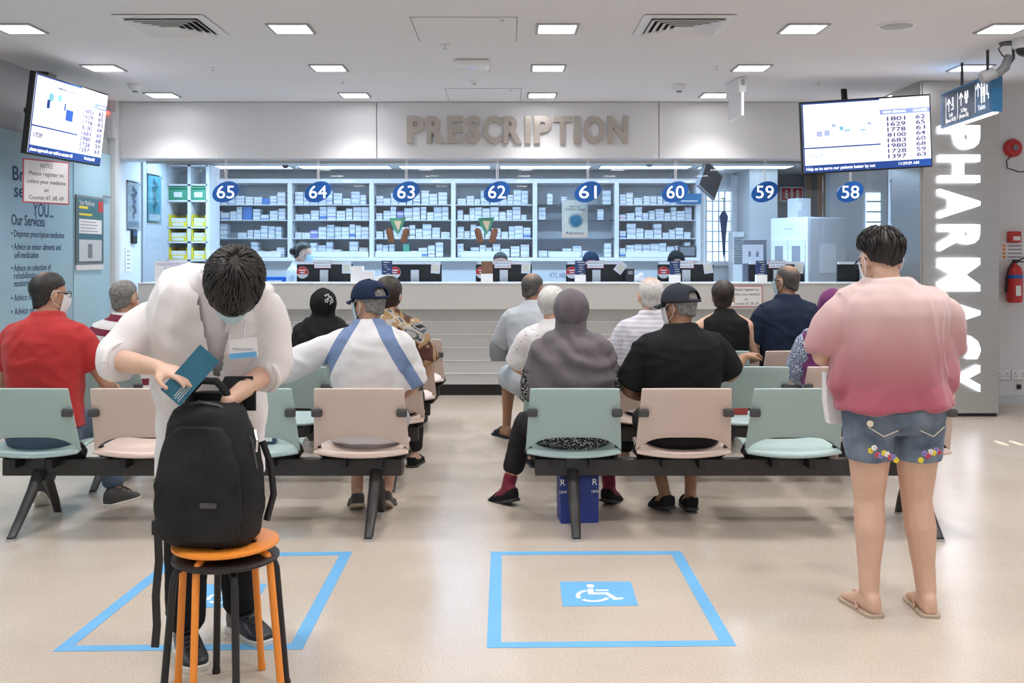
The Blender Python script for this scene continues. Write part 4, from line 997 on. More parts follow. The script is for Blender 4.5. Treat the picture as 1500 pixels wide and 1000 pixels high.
# ------------------------------------------------------------------ people
PENDING = []                     # (object, voxel, smooth iterations, post function)
def grow(name, mb, m, parent, voxel, it=4, post=None):
    """union of overlapping shapes into one continuous skin (applied in finish())"""
    o = mb.build(name, m, parent)
    r = o.modifiers.new('r', 'REMESH'); r.mode = 'VOXEL'; r.voxel_size = voxel; r.use_smooth_shade = True
    s = o.modifiers.new('s', 'SMOOTH'); s.factor = .5; s.iterations = it
    PENDING.append((o, post)); return o
def finish():
    bpy.context.view_layer.update(); dg = bpy.context.evaluated_depsgraph_get(); done = []
    for o, post in PENDING:
        me = bpy.data.meshes.new_from_object(o.evaluated_get(dg)); done.append((o, me, post))
    for o, me, post in done:
        ms = [m for m in o.data.materials]; o.modifiers.clear(); o.data = me
        me.materials.clear()
        for m in ms: me.materials.append(m)
        if post: post(me)
        me.shade_smooth()
def folds(amp, sx=7, sy=7, sz=5, seed=0, ridged=True):
    off = V((seed * 3.7, seed * 1.3, seed * 2.1))
    def f(me):
        ns = [v.normal.copy() for v in me.vertices]
        for v, n in zip(me.vertices, ns):
            p = V((v.co.x * sx, v.co.y * sy, v.co.z * sz)) + off
            a = noise.noise(p + V((1, 0, .6)) * noise.noise(p * .7) * 1.5)
            q = (.5 - abs(a)) * 1.2 if ridged else a
            v.co = v.co + n * (amp * q + amp * .35 * noise.noise(p * 2.7))
    return f
def lerp(a, b, t): return V(a) * (1 - t) + V(b) * t
def limb(mb, pts, rs, n=12):
    """tapered limb with rounded ends through given joints, resampled"""
    P, Q = [], []
    for i in range(len(pts) - 1):
        for k in range(4):
            t = k / 4; P.append(lerp(pts[i], pts[i + 1], t)); Q.append(rs[i] * (1 - t) + rs[i + 1] * t)
    P.append(V(pts[-1])); Q.append(rs[-1])
    d0 = (P[0] - P[1]).normalized(); d1 = (P[-1] - P[-2]).normalized()
    P = [P[0] + d0 * Q[0] * .55] + P + [P[-1] + d1 * Q[-1] * .35]; Q = [Q[0] * .6] + Q + [Q[-1] * .75]
    return mb.tube(P, Q, n)
def torso(mb, J, secs, infl=1.0, t0=-9, grow_=0.0):
    P, C, N = V(J['pelvis']), V(J['chest']), V(J['neck'])
    rt0 = (V(J['hipR']) - V(J['hipL'])).normalized(); rt1 = (V(J['shR']) - V(J['shL'])).normalized()
    def sp(t):
        if t <= .55:
            u = t / .55; return lerp(P, C, u)
        u = (t - .55) / .45; return lerp(C, N, u)
    def spc(t): return (sp(t - .08) + sp(t) * 2 + sp(t + .08)) / 4
    rings = []
    for t, rx, ry, oy in secs:
        if t < t0: continue
        c = spc(t); ax = (spc(t + .05) - spc(t - .05)).normalized()
        r = lerp(rt0, rt1, max(0, min(1, t))); r = (r - ax * r.dot(ax)).normalized(); fw = ax.cross(r)
        rx, ry = rx * infl + grow_, ry * infl + grow_
        ring = []
        for k in range(24):
            a = 2 * PI * k / 24; ca, sa = math.cos(a), math.sin(a)
            ring.append(c + fw * oy + r * rx * math.copysign(abs(ca) ** .82, ca) + fw * ry * math.copysign(abs(sa) ** .82, sa))
        rings.append(ring)
    mb.loft(rings); return rings
MAN = [(-.22, .13, .09, 0), (-.12, .165, .118, 0), (.0, .172, .128, .0), (.2, .16, .122, .012), (.4, .163, .122, .012), (.6, .175, .124, .006), (.78, .182, .118, -.004), (.9, .165, .098, -.008), (.97, .115, .078, -.006), (1.03, .066, .064, 0), (1.08, .058, .058, .004)]
WOMAN = [(-.22, .13, .09, 0), (-.12, .17, .12, 0), (.0, .175, .128, .0), (.2, .148, .112, .01), (.4, .146, .112, .012), (.6, .158, .120, .016), (.78, .162, .112, .004), (.9, .145, .090, -.008), (.97, .10, .070, -.006), (1.03, .058, .056, 0), (1.08, .05, .05, .004)]
def headmat(J): return Matrix.Translation(V(J['head'])) @ Euler((R(-J.get('pitch', 0)), R(J.get('roll', 0)), R(J.get('yaw', 0))), 'XYZ').to_matrix().to_4x4()
def head_shape(mb, H):
    def e(c, r, M=None): 
        R3 = H.to_3x3(); mb.ell(H @ V(c), r, 18, 12, R3 @ M if M else R3)
    e((0, -.012, .030), (.076, .096, .088)); e((0, .022, -.035), (.062, .068, .078)); e((0, .05, -.085), (.040, .036, .030))
    e((0, .066, .02), (.05, .024, .016)); e((0, .080, -.062), (.026, .018, .016))
    e((-.038, .052, -.03), (.026, .03, .026)); e((.038, .052, -.03), (.026, .03, .026))
    mb.tube([H @ V(p) for p in ((0, .082, .012), (0, .096, -.012), (0, .104, -.032), (0, .088, -.042))], [.010, .013, .017, .012], 8)
    for s in (-1, 1):
        e((s * .080, -.008, -.008), (.011, .021, .033), Matrix.Rotation(s * R(-16), 3, 'Z')); e((s * .082, -.006, -.03), (.008, .012, .014))
def hand(mb, w, d, n, curl=25, thumb=1, spread=1.0, k=1.0):
    """w wrist, d finger direction, n palm normal; thumb=+1/-1 picks the side"""
    w, d = V(w), V(d).normalized(); n = V(n); n = (n - d * n.dot(d)).normalized(); s = d.cross(n) * thumb
    rings = []
    for t, a, b in ((-.02, .026, .021), (.0, .028, .021), (.03, .037, .018), (.06, .043, .016), (.085, .041, .013)):
        c = w + d * t * k
        rings.append([c + (s * math.cos(2 * PI * q / 12) * a + n * math.sin(2 * PI * q / 12) * b) * k for q in range(12)])
    mb.loft(rings)
    for i, (o, L) in enumerate(((.030, .072), (.010, .080), (-.011, .074), (-.031, .058))):
        p = w + d * .078 * k + s * o * k; dd = (d + s * o * 1.6 * spread).normalized(); P = [p - dd * .015]; c = R(curl * (1 + .12 * i))
        for f in (.44, .32, .24):
            P.append(P[-1] + dd * L * f * k * 1.15); dd = (dd * math.cos(c) + n * math.sin(c)).normalized()
        mb.tube(P, [.0100 * k, .0095 * k, .0088 * k, .0075 * k], 8); mb.ell(P[-1], (.0078 * k,) * 3, 8, 5)
    p = w + d * .022 * k + s * .024 * k; P = [p, p + (d * .55 + s * .75 + n * .25) * .036 * k]; P.append(P[-1] + (d * .85 + s * .35 + n * .4) * .030 * k); P.append(P[-1] + (d * .95 + n * .4) * .024 * k)
    mb.tube(P, [.014 * k, .0125 * k, .0105 * k, .008 * k], 8); mb.ell(P[-1], (.0082 * k,) * 3, 8, 5)
def foot_frame(J, s):
    a = V(J['an' + s]); y = R(J.get('foot' + s, 0)); p = R(J.get('heel' + s, 0))
    d = V((math.sin(y) * math.cos(p), math.cos(y) * math.cos(p), -math.sin(p))); r = V((math.cos(y), -math.sin(y), 0)); return a, d, r, r.cross(d)
def foot(mb, J, s, g=0.0, k=1.0):
    a, d, r, u = foot_frame(J, s); rings = []
    for t, wd, top, bot in ((-.062, .018, -.02, -.07), (-.055, .028, .0, -.078), (-.02, .034, .03, -.08), (.03, .036, .012, -.08), (.09, .042, -.022, -.08), (.14, .045, -.042, -.08), (.175, .036, -.052, -.078), (.192, .02, -.06, -.074)):
        c = a + d * t * k + u * ((top + bot) / 2); h = (top - bot) / 2 + g
        rings.append([c + r * (wd + g) * math.copysign(abs(math.cos(q)) ** .8, math.cos(q)) + u * h * math.copysign(abs(math.sin(q)) ** .8, math.sin(q)) for q in [2 * PI * i / 14 for i in range(14)]])
    mb.loft(rings)
def sole(mb, J, s, g, th, k=1.0):
    a, d, r, u = foot_frame(J, s); pts = [(-.066, .02), (-.05, .034), (-.01, .037), (.05, .036), (.11, .046), (.15, .047), (.18, .037), (.20, .018)]
    poly = [(w + g, t * k) for t, w in pts] + [(-w - g, t * k) for t, w in reversed(pts)]
    for base, hh in ((-.08 - th * .5, th),):
        vs = [a + r * x + d * y + u * base for x, y in poly] + [a + r * x * 1.0 + d * y + u * (base + hh) for x, y in poly]; n = len(poly)
        mb.add(vs, [tuple(range(n))[::-1], tuple(range(n, 2 * n))] + [(i, (i + 1) % n, n + (i + 1) % n, n + i) for i in range(n)])
def shoe(p, J, s, kind, m, msole, vox):
    if kind == 'thong':
        so = MB(); sole(so, J, s, .006, .022); o = so.build('sandal', msole, p, bevel=.005); a, d, r, u = foot_frame(J, s); mb = MB()
        for q in (-1, 1): mb.tube([a + r * q * .042 + d * .02 + u * -.07, a + r * q * .036 + d * .06 + u * -.035, a + d * .125 + u * -.028, a + d * .135 + u * -.07], .006, 8)
        mb.build('thong_strap', m, o, True); return
    mb = MB(); foot(mb, J, s, .008 if kind != 'clog' else .012)
    a, d, r, u = foot_frame(J, s)
    o = grow('shoe' if kind != 'slide' else 'sandal', mb, m, p, max(vox * .9, .006), 3, None if kind == 'sneaker' else shoe_cut(J, s, kind))
    so = MB(); sole(so, J, s, .007, .026 if kind == 'sneaker' else .018); so.build('sole', msole, o, bevel=.005)
    if kind == 'sneaker':
        la = MB()
        for i in range(5):
            t = .04 + i * .02; la.tube([a + d * t + r * -.026 + u * (.006 - i * .011 + .012), a + d * (t + .006) + u * (.016 - i * .011 + .012), a + d * t + r * .026 + u * (.006 - i * .011 + .012)], .0035, 6)
        la.build('laces', 'black', o)
def shoe_cut(J, s, kind):
    a, d, r, u = foot_frame(J, s)
    def f(me):
        bm = bmesh.new(); bm.from_mesh(me); kill = []
        for v in bm.verts:
            q = v.co - a; t = q.dot(d); h = q.dot(u)
            if kind in ('slip', 'clog') and h > -.035 + max(0, -t) * .45 and t < .085: kill.append(v)
            if kind == 'slide' and (t < .05 or t > .135) and h > -.07: kill.append(v)
        bmesh.ops.delete(bm, geom=kill, context='VERTS'); bm.to_mesh(me); bm.free()
    return f
def hair(p, H, m, front=38, side=4, back=-46, thick=.012, streak=.006, crown=(0, -.35, .94), drop=0, nape=.06, seed=1, n=88, tufts=0, rag=.06, fringe=0, name='hair'):
    C0 = V((0, -.012, .030)); rad = V((.078, .098, .090)); cr = V(crown).normalized()
    e1 = cr.cross(V((1, 0, 0))).normalized(); e2 = cr.cross(e1); rnd = random.Random(seed)
    def inside(dv):
        az = math.atan2(dv.x, dv.y); el = math.degrees(math.asin(max(-1, min(1, dv.z)))); c = abs(az) / PI
        lim = front + (side - front) * min(1, c / .5) ** 1.6 if c < .5 else side + (back - side) * ((c - .5) / .5) ** .6
        return el > lim
    rows_, M_ = [], 18; ends = []
    for j in range(n):
        a = 2 * PI * j / n; dr = e1 * math.cos(a) + e2 * math.sin(a); th = 0
        while th < 2.9 and inside((cr * math.cos(th) + dr * math.sin(th)).normalized()): th += .02
        ends.append(th + rnd.uniform(-rag, rag) * 1.0)
    ends = [(ends[j - 1] + 2 * ends[j] + ends[(j + 1) % n]) / 4 + rnd.uniform(-rag, rag) * .5 for j in range(n)]
    for i in range(M_ + 1):
        f = max(.02, i / M_); row = []
        for j in range(n):
            a = 2 * PI * j / n; th = ends[j] * f; dr = e1 * math.cos(a) + e2 * math.sin(a); dv = (cr * math.cos(th) + dr * math.sin(th)).normalized()
            sn = noise.noise(V((math.cos(a) * 5.5 + seed, math.sin(a) * 5.5, f * 1.6))) + .6 * noise.noise(V((math.cos(a) * 14 + seed, math.sin(a) * 14, f * 2.4)))
            off = thick * min(1, (1.12 - f) * (2.2 if not drop else 3.2)) * (1 + fringe * f * max(0, dv.y)) + streak * sn * min(1, f * 2.5)
            q = C0 + V((dv.x * rad.x, dv.y * rad.y, dv.z * rad.z)) + dv * off
            if i == M_: q = q - dv * max(.004, off * .8)
            row.append(q)
        rows_.append(row)
    if drop:
        last = rows_[-2]; rows_ = rows_[:-1]
        for k in range(1, 6):
            u = k / 5; row = []
            for j, q in enumerate(last):
                wgt = max(0, min(1, (.075 - q.y) / .05)); row.append(q + V((q.x * -.10 * u, (-.006 + .03 * u) * u, -drop * u * wgt * (1 + .10 * math.sin(j * 1.7)))))
            rows_.append(row)
        rows_.append([q * .9 + V((0, -.004, q.z * .1)) for q in rows_[-1]])
    elif nape:
        last = rows_[-2]; rows_ = rows_[:-1]
        for k in range(1, 5):
            u = k / 4; row = []
            for j, q in enumerate(last):
                wgt = max(0, min(1, (-.018 - q.y) / .035)); row.append(q + V((-q.x * .10 * u * wgt, (.012 * u) * wgt, -nape * u * wgt * (1 + .12 * math.sin(j * 2.3)))) - (q - C0).normalized() * .002 * u)
            rows_.append(row)
        rows_.append([lerp(q, V((0, -.02, q.z + .01)), .22) for q in rows_[-1]])
    mb = MB().loft([[H @ q for q in r_] for r_ in rows_])
    if tufts:
        for _ in range(tufts):
            j = rnd.randrange(n); i0 = rnd.uniform(.08, .78); a = 2 * PI * j / n; dr = e1 * math.cos(a) + e2 * math.sin(a); P = []; Lt = rnd.uniform(.18, .30)
            sw = rnd.uniform(-.25, .25)
            for k in range(5):
                f = i0 + Lt * k / 4; th = ends[j] * f; aa = a + sw * (k / 4) ** 1.5; dr = e1 * math.cos(aa) + e2 * math.sin(aa); dv = (cr * math.cos(th) + dr * math.sin(th)).normalized()
                P.append(H @ (C0 + V((dv.x * rad.x, dv.y * rad.y, dv.z * rad.z)) + dv * (thick * min(1, max(.1, (1.12 - f) * 2.2)) * (.85 + .25 * math.sin(k * .9)) + streak * .5)))
            mb.tube(P, [.002, .0036, .0036, .0026, .0005], 5, .6)
    o = mb.build(name, m, p, True, angle=180)
    if tufts: o['kind'] = 'stuff'
    return o
def mask(p, H, m):
    rows_ = []
    for i in range(9):
        v = i / 8; row = []
        for j in range(17):
            u = -1 + 2 * j / 16; a = u * 1.25; z = .004 - .108 * v; bul = math.sin(PI * min(1, v * .9 + .12)) * (1 - u * u) * .030
            row.append(H @ V((.074 * math.sin(a) * (1 - .18 * v), .030 + (.066 + bul) * math.cos(a) - .012 * v, z - .012 * (1 - u * u) * v + .010 * (1 - abs(u)) * (1 - v))))
        rows_.append(row)
    o = MB().loft(rows_, caps=False, closed=False).build('face_mask', m, p, True, angle=180)
    s = o.modifiers.new('s', 'SOLIDIFY'); s.thickness = .003; s.offset = 1
    for q in (-1, 1): MB().tube([H @ V(c) for c in ((q * .070, .052, .0), (q * .082, .02, .022), (q * .090, -.022, .02), (q * .092, -.030, -.012), (q * .084, -.01, -.045), (q * .062, .045, -.075))], .0018, 5).build('ear_loop', 'mask_white', o)
def glasses(p, H):
    o = MB()
    for q in (-1, 1): o.tube([H @ V((q * .033 + .026 * math.cos(2 * PI * k / 16), .100 - .004 * abs(q), .008 + .019 * math.sin(2 * PI * k / 16))) for k in range(17)], .0022, 5); o.tube([H @ V(c) for c in ((q * .059, .098, .014), (q * .076, .05, .014), (q * .084, -.01, .012), (q * .082, -.03, -.008))], .0026, 5)
    o.tube([H @ V((-.008, .103, .012)), H @ V((.008, .103, .012))], .0022, 5)
    g = o.build('glasses', 'black', p, True); g['kind'] = 'stuff'; del g['kind']
def cap(p, H, m, mb_acc=None):
    n, M_ = 48, 10; vs, fs = [], []
    for i in range(M_ + 1):
        e = PI / 2 * i / M_
        for j in range(n):
            a = 2 * PI * j / n; c = math.cos(e); sx = .098 * c ** .82 if c > 1e-6 else 0.0002; sy = .116 * c ** .82 if c > 1e-6 else .0002
            vs.append(H @ V((sx * math.sin(a), -.010 + sy * math.cos(a), .026 + .006 * math.cos(a) + .104 * math.sin(e) ** 1.0)))
    for i in range(M_):
        for j in range(n):
            a = 2 * PI * (j + .5) / n; back = abs(a - PI)
            if .10 * M_ < i + .5 < .40 * M_ and back < .52 * math.sqrt(max(0, 1 - ((i - .8) / 3.4) ** 2)): continue
            fs.append((i * n + j, i * n + (j + 1) % n, (i + 1) * n + (j + 1) % n, (i + 1) * n + j))
    o = MB().add(vs, fs).build('cap', m, p, True, angle=180); s = o.modifiers.new('s', 'SOLIDIFY'); s.thickness = .005; s.offset = 1
    rows_ = []
    for i in range(6):
        v = i / 5; rows_.append([H @ V(((.096 - .012 * v * v) * math.sin(u) * (1 - .12 * v), -.010 + .112 * math.cos(u) + v * .085 * math.cos(u * .9) , .034 - .014 * v - .030 * math.sin(u) ** 2 * (.4 + v * .6))) for u in [(-1.05 + 2.1 * k / 14) for k in range(15)]])
    b_ = MB().loft(rows_, caps=False, closed=False).build('cap_brim', m, o, True, angle=180); s = b_.modifiers.new('s', 'SOLIDIFY'); s.thickness = .005
    MB().ell(H @ V((0, -.010, .134)), (.009, .009, .006)).build('cap_button', m, o, True)
    if mb_acc:
        k_ = MB().loft([[H @ V(((.07 - .02 * v) * math.sin(u), -.010 + .118 * math.cos(u) + (v * .04 + .02) * math.cos(u * .9), .036 - .012 * v - .024 * math.sin(u) ** 2)) for u in [(-.7 + 1.4 * k / 8) for k in range(9)]] for v in (0, .5, 1)], caps=False, closed=False).build('brim_trim', mb_acc, o, True)
def hijab(p, J, H, m, vox, drape=.16, wide=.205, seed=3, back=.0):
    mb = MB(); R3 = H.to_3x3()
    mb.ell(H @ V((0, -.022, .022)), (.097, .113, .112), 20, 14, R3); mb.ell(H @ V((0, .0, -.06)), (.085, .092, .09), 18, 12, R3)
    N = V(J['neck']); hd = H @ V((0, -.01, -.06)); r = (V(J['shR']) - V(J['shL'])).normalized()
    rings = []
    for t, rx, ry, c in ((0, .085, .092, hd), (.3, .088, .092, lerp(hd, N, .55)), (.5, .118, .112, lerp(hd, N, .95) + V((0, -.005, -.01))), (.7, wide * .84, .148, N + V((0, -.01, -.055))), (.85, wide * 1.04, .172, N + V((0, -.015, -.12))), (1, wide * 1.08, .182, N + V((0, -.012 - back, -.11 - drape * .5))), (1.1, wide * 1.06, .188, N + V((0, -.012 - back, -.11 - drape)))):
        f = V((0, 0, 1)).cross(r); rings.append([V(c) + r * rx * math.cos(2 * PI * k / 28) + f * ry * math.sin(2 * PI * k / 28) for k in range(28)])
    mb.loft(rings); Hi = H.inverted(); fo = folds(.015, 8, 8, 3.0, seed)
    for s in 'LR': mb.tube([lerp(N, V(J['sh' + s]), .0) + V((0, 0, -.02)), lerp(N, V(J['sh' + s]), .5) + V((0, -.012, -.012)), lerp(N, V(J['sh' + s]), wide / .25) + V((0, -.012, -.028)), lerp(N, V(J['sh' + s]), wide / .23) + V((0, -.01, -.12))], [.085, .09, .094, .088], 16)
    def post(me):
        fo(me); me.update(); A = N + r * .10 + V((0, -.10, .07)); ns = [v.normal.copy() for v in me.vertices]
        for v, n_ in zip(me.vertices, ns):                      # cloth swept round from one shoulder
            d = (v.co - A).length; k_ = max(0, min(1, (N.z + .05 - v.co.z) / .08)); v.co = v.co + n_ * .0075 * k_ * math.sin(d * 62 + 3 * noise.noise(v.co * 6))
        bm = bmesh.new(); bm.from_mesh(me)
        kill = [v for v in bm.verts if (lambda q: q.y > .045 and (q.x / .060) ** 2 + ((q.z + .022) / .085) ** 2 < 1)(Hi @ v.co)]
        bmesh.ops.delete(bm, geom=kill, context='VERTS'); bm.to_mesh(me); bm.free()
    return grow('headscarf', mb, m, p, vox, 5, post)
def seated(**kw):
    J = dict(pelvis=(0, 0, .525), chest=(0, -.01, .80), neck=(0, .01, 1.035), head=(0, .035, 1.165), shL=(-.170, -.005, .955), shR=(.170, -.005, .955), elL=(-.235, .06, .72), elR=(.235, .06, .72), wrL=(-.11, .27, .64), wrR=(.11, .27, .64),
             hipL=(-.088, .02, .50), hipR=(.088, .02, .50), knL=(-.13, .44, .50), knR=(.13, .44, .50), anL=(-.13, .40, .085), anR=(.13, .40, .085), pitch=0, yaw=0, roll=0, footL=-8, footR=8)
    dz = kw.pop('up', 0); lx = kw.pop('lean', 0); ly = kw.pop('fwd', 0)
    for k, f in (('chest', .5), ('neck', .93), ('head', 1.1), ('shL', .9), ('shR', .9), ('elL', .5), ('elR', .5)):
        x, y, z = J[k]; J[k] = (x + lx * f, y + ly * f, z + dz * f)
    w_ = kw.pop('shw', 1)
    for k in ('shL', 'shR', 'elL', 'elR'): x, y, z = J[k]; J[k] = (lx * .9 + (x - lx * .9) * w_, y, z)
    J.update(kw); return J
def standing(h=1.6, **kw):
    s = h / 1.6
    J = dict(pelvis=(0, 0, .90), chest=(0, .0, 1.14), neck=(0, -.01, 1.345), head=(0, .025, 1.475), shL=(-.165, -.005, 1.275), shR=(.165, -.005, 1.275), elL=(-.225, -.01, 1.03), elR=(.225, -.01, 1.03), wrL=(-.20, .20, .96), wrR=(.20, .20, .96),
             hipL=(-.088, 0, .86), hipR=(.088, 0, .86), knL=(-.095, .01, .46), knR=(.095, .01, .46), anL=(-.095, -.02, .08), anR=(.095, -.02, .08), pitch=0, yaw=0, roll=0, footL=-8, footR=8)
    J = {k: tuple(c * s for c in v) if isinstance(v, tuple) else v for k, v in J.items()}; J.update(kw); return J
def person(label, loc, rot, J, sk='skin', secs=MAN, vox=.0095, top='white', sleeve=.62, tmat=None, fat=1.0, hem=-.16, loose=.018, pants=None, plen=1.9, ploose=.016, shoes=None, hand_kw=None, fold=.010, tank=False, sseed=1, eyes=True, collar=True, cuff=None, legk=1.0):
    p = thing('person', label, 'person', (loc[0], loc[1], 0), R(rot))
    H = headmat(J); mb = MB(); S = [(t, rx * fat, ry * fat, oy) for t, rx, ry, oy in secs]
    torso(mb, J, S, .93); head_shape(mb, H)
    nb = V(J['neck']); limb(mb, [nb - V((0, 0, .03)), lerp(nb, H @ V((0, -.022, -.03)), .5), H @ V((0, -.02, -.03))], [.062, .054, .056])
    hk = hand_kw or {}
    for s, q in (('L', -1), ('R', 1)):
        sh, el, wr = (V(J[k + s]) for k in ('sh', 'el', 'wr'))
        limb(mb, [lerp(nb, H @ V((0, -.022, -.03)), .12), lerp(nb, sh, .55) + V((0, 0, .006)), sh], [.048, .045, .048])
        limb(mb, [sh, lerp(sh, el, .5), el, lerp(el, wr, .35), wr], [.054 * fat, .047 * fat, .039, .040, .026])
        h = hk.get(s, {}); d = V(h.get('d', (wr - el))); nn = V(h.get('n', (-q * .5, 0, -1) if abs(d.normalized().z) < .85 else (-q, 0, 0)))
        hand(mb, wr, d, nn, h.get('curl', 28), h.get('thumb', -q), h.get('spread', 1), h.get('k', 1))
        hp, kn, an = (V(J[k + s]) for k in ('hip', 'kn', 'an'))
        limb(mb, [hp, lerp(hp, kn, .5), kn, lerp(kn, an, .3) - (V((0, .012, 0))), lerp(kn, an, .7), an], [q_ * legk for q_ in (.082, .074, .054, .055, .040, .035)])
        foot(mb, J, s)
    body = grow('body', mb, sk, p, vox, 4)
    if eyes:
        for q in (-1, 1): MB().ell(H @ V((q * .031, .073, .006)), (.0125, .0125, .0085), 10, 7, H.to_3x3()).build('eye', 'ink', p, True)
    if top:
        mb = MB(); torso(mb, J, S, 1.0, hem, loose)
        for s in 'LR':
            sh, el, wr = (V(J[k + s]) for k in ('sh', 'el', 'wr'))
            if tank: continue
            g = loose; N_ = V(J['neck']); TR = [lerp(N_, sh, .12) + V((0, 0, -.012)), lerp(N_, sh, .5) + V((0, 0, -.002)), sh + V((0, 0, -.006))]; TRr = [.045 + g * .4, .046 + g * .6, .050 * fat + g * .75]
            if sleeve <= 1: e = lerp(sh, el, sleeve); mb.tube(TR, TRr, 16); mb.tube([lerp(sh, e, -.12), lerp(sh, e, .1), lerp(sh, e, .5), e, e + (e - sh).normalized() * .004], [.030 * fat + g, .050 * fat + g * .85, .053 * fat + g, .056 * fat + g * 1.2, .05 * fat + g], 16)
            else:
                e = lerp(el, wr, sleeve - 1); mb.tube(TR, TRr, 16); mb.tube([lerp(sh, el, -.06), lerp(sh, el, .08), lerp(sh, el, .5), lerp(sh, el, .9), lerp(el, e, .12), lerp(el, e, .6), e, e + (e - el).normalized() * .004], [.030 * fat + g, .050 * fat + g * .85, .050 * fat + g, .047 + g, .046 + g, .043 + g, .040 + g, .033 + g], 16)
        sh_ = grow(top, mb, tmat, p, vox * 1.05, 9, folds(fold, 6, 6, 8, sseed))
        if collar:
            N = V(J['neck']); ax = ((H @ V((0, -.02, -.03))) - N).normalized(); u = ax.cross(V((1, 0, 0))).normalized(); w_ = ax.cross(u); rr = secs[9][1] * fat + loose * .55
            MB().tube([N + ax * .004 + (u * math.cos(2 * PI * k / 20) + w_ * math.sin(2 * PI * k / 20)) * rr for k in range(21)], .011, 8, 1.0).build('collar', tmat, sh_, True)
    if pants:
        mb = MB(); torso(mb, J, [s_ for s_ in S if s_[0] <= .12], 1.0, -9, ploose * .55)
        for s in 'LR':
            hp, kn, an = (V(J[k + s]) for k in ('hip', 'kn', 'an')); g = ploose
            if plen <= 1: e = lerp(hp, kn, plen); mb.tube([hp, lerp(hp, e, .5), e, e + (e - hp).normalized() * .004], [.085 + g, .081 + g, .074 + g, .066 + g], 16)
            else: e = lerp(kn, an, plen - 1); limb(mb, [hp, lerp(hp, kn, .5), kn, lerp(kn, e, .4), e], [.085 + g, .077 + g, .060 + g, .056 + g, .044 + g * 1.2], 16)
        grow('trousers' if plen > 1.2 else 'shorts', mb, pants, p, vox * 1.05, 3, folds(.007, 7, 7, 9, sseed + 5))
    if shoes:
        for s in 'LR': shoe(p, J, s, shoes[0], shoes[1], shoes[2], vox)
    return p, H
# ---- cloth and hair materials
def fabric(name, col, rough=.85, na=.12): dk = max(col) < .07; return mat(name, col, rough, noise_s=5, noise_a=na, bump=.08, bump_s=260, sheen=0 if dk else .1, spec=.2 if dk else .4)
def hair_mat(name, c0, c1, bald=None, skin_c=None, r0=.06, r1=.10, centre=None):
    m, nt, b, oc = nodes_of(name, .5)
    n = tex(nt, 'Noise', oc, 55, Detail=4.0); n2 = tex(nt, 'Noise', oc, 210, Detail=2.0)
    col = ramp(nt, math_n(nt, 'ADD', math_n(nt, 'MULTIPLY', n.outputs['Fac'], .6), math_n(nt, 'MULTIPLY', n2.outputs['Fac'], .4)), [(.35, c0), (.65, c1)])
    if centre:
        vm = nt.nodes.new('ShaderNodeVectorMath'); vm.operation = 'DISTANCE'; nt.links.new(oc, vm.inputs[0]); vm.inputs[1].default_value = centre
        d = math_n(nt, 'ADD', vm.outputs['Value'], math_n(nt, 'MULTIPLY', math_n(nt, 'SUBTRACT', n.outputs['Fac'], .5), .05))
        f = nt.nodes.new('ShaderNodeMapRange'); f.inputs[1].default_value = r0; f.inputs[2].default_value = r1; nt.links.new(d, f.inputs[0])
        col = mixc(nt, f.outputs[0], skin_c, col)
    nt.links.new(col, b.inputs['Base Color'])
    bp = nt.nodes.new('ShaderNodeBump'); bp.inputs['Strength'].default_value = .4; bp.inputs['Distance'].default_value = .004; nt.links.new(n2.outputs['Fac'], bp.inputs['Height']); nt.links.new(bp.outputs[0], b.inputs['Normal'])
    return m
hair_mat('hair_black', (.006, .005, .005), (.018, .015, .013)); hair_mat('hair_brown', (.012, .007, .005), (.04, .024, .017)); hair_mat('hair_white', (.50, .49, .46), (.78, .77, .74)); hair_mat('hair_grey', (.09, .085, .08), (.32, .31, .30))
for n_, c_ in (('cloth_red', (.46, .028, .028)), ('cloth_white', (.80, .79, .80)), ('cloth_black', (.012, .012, .013)), ('cloth_navy', (.014, .024, .05)), ('cap_navy', (.014, .026, .062)), ('cap_charcoal', (.035, .04, .055)), ('cloth_grey', (.47, .51, .55)), ('cloth_greyhijab', (.125, .11, .125)), ('cloth_purple', (.15, .022, .12)), ('jeans', (.08, .12, .18)), ('jeans_dark', (.035, .05, .075)), ('trousers_dark', (.02, .018, .02)), ('trousers_grey', (.40, .37, .38)), ('shorts_pale', (.42, .48, .52)), ('sock_maroon', (.17, .012, .035)), ('cloth_coat', (.80, .775, .78)), ('cloth_inner', (.70, .66, .68)), ('cloth_staff', (.72, .80, .88)), ('shoe_black', (.012, .012, .014)), ('shoe_navy', (.02, .028, .045)), ('shoe_grey', (.07, .07, .07)), ('shoe_brown', (.05, .028, .02))): fabric(n_, c_)
mat('sole_white', (.68, .66, .60), .7); mat('sole_tan', (.46, .36, .27), .7); mat('sole_dark', (.03, .03, .03), .7); mat('strap_tan', (.5, .33, .23), .6); mat('leather', (.018, .02, .026), .38)
# maroon bands on white
m, nt, b, oc = nodes_of('shirt_bands', .85); s_ = sep(nt, oc)
nz = math_n(nt, 'ADD', s_[2], math_n(nt, 'MULTIPLY', s_[0], .12)); fr = math_n(nt, 'FRACT', math_n(nt, 'MULTIPLY', math_n(nt, 'SUBTRACT', nz, .70), 10.0)); 
nt.links.new(ramp(nt, fr, [(.0, (.76, .75, .75)), (.52, (.20, .022, .05)), (.97, (.76, .75, .75))], 'CONSTANT'), b.inputs['Base Color'])
# fine lilac stripes on white
m, nt, b, oc = nodes_of('shirt_stripes', .85); s_ = sep(nt, oc); fr = math_n(nt, 'FRACT', math_n(nt, 'MULTIPLY', s_[2], 34)); nt.links.new(ramp(nt, fr, [(.0, (.72, .72, .76)), (.6, (.50, .49, .58)), (.95, (.72, .72, .76))]), b.inputs['Base Color'])
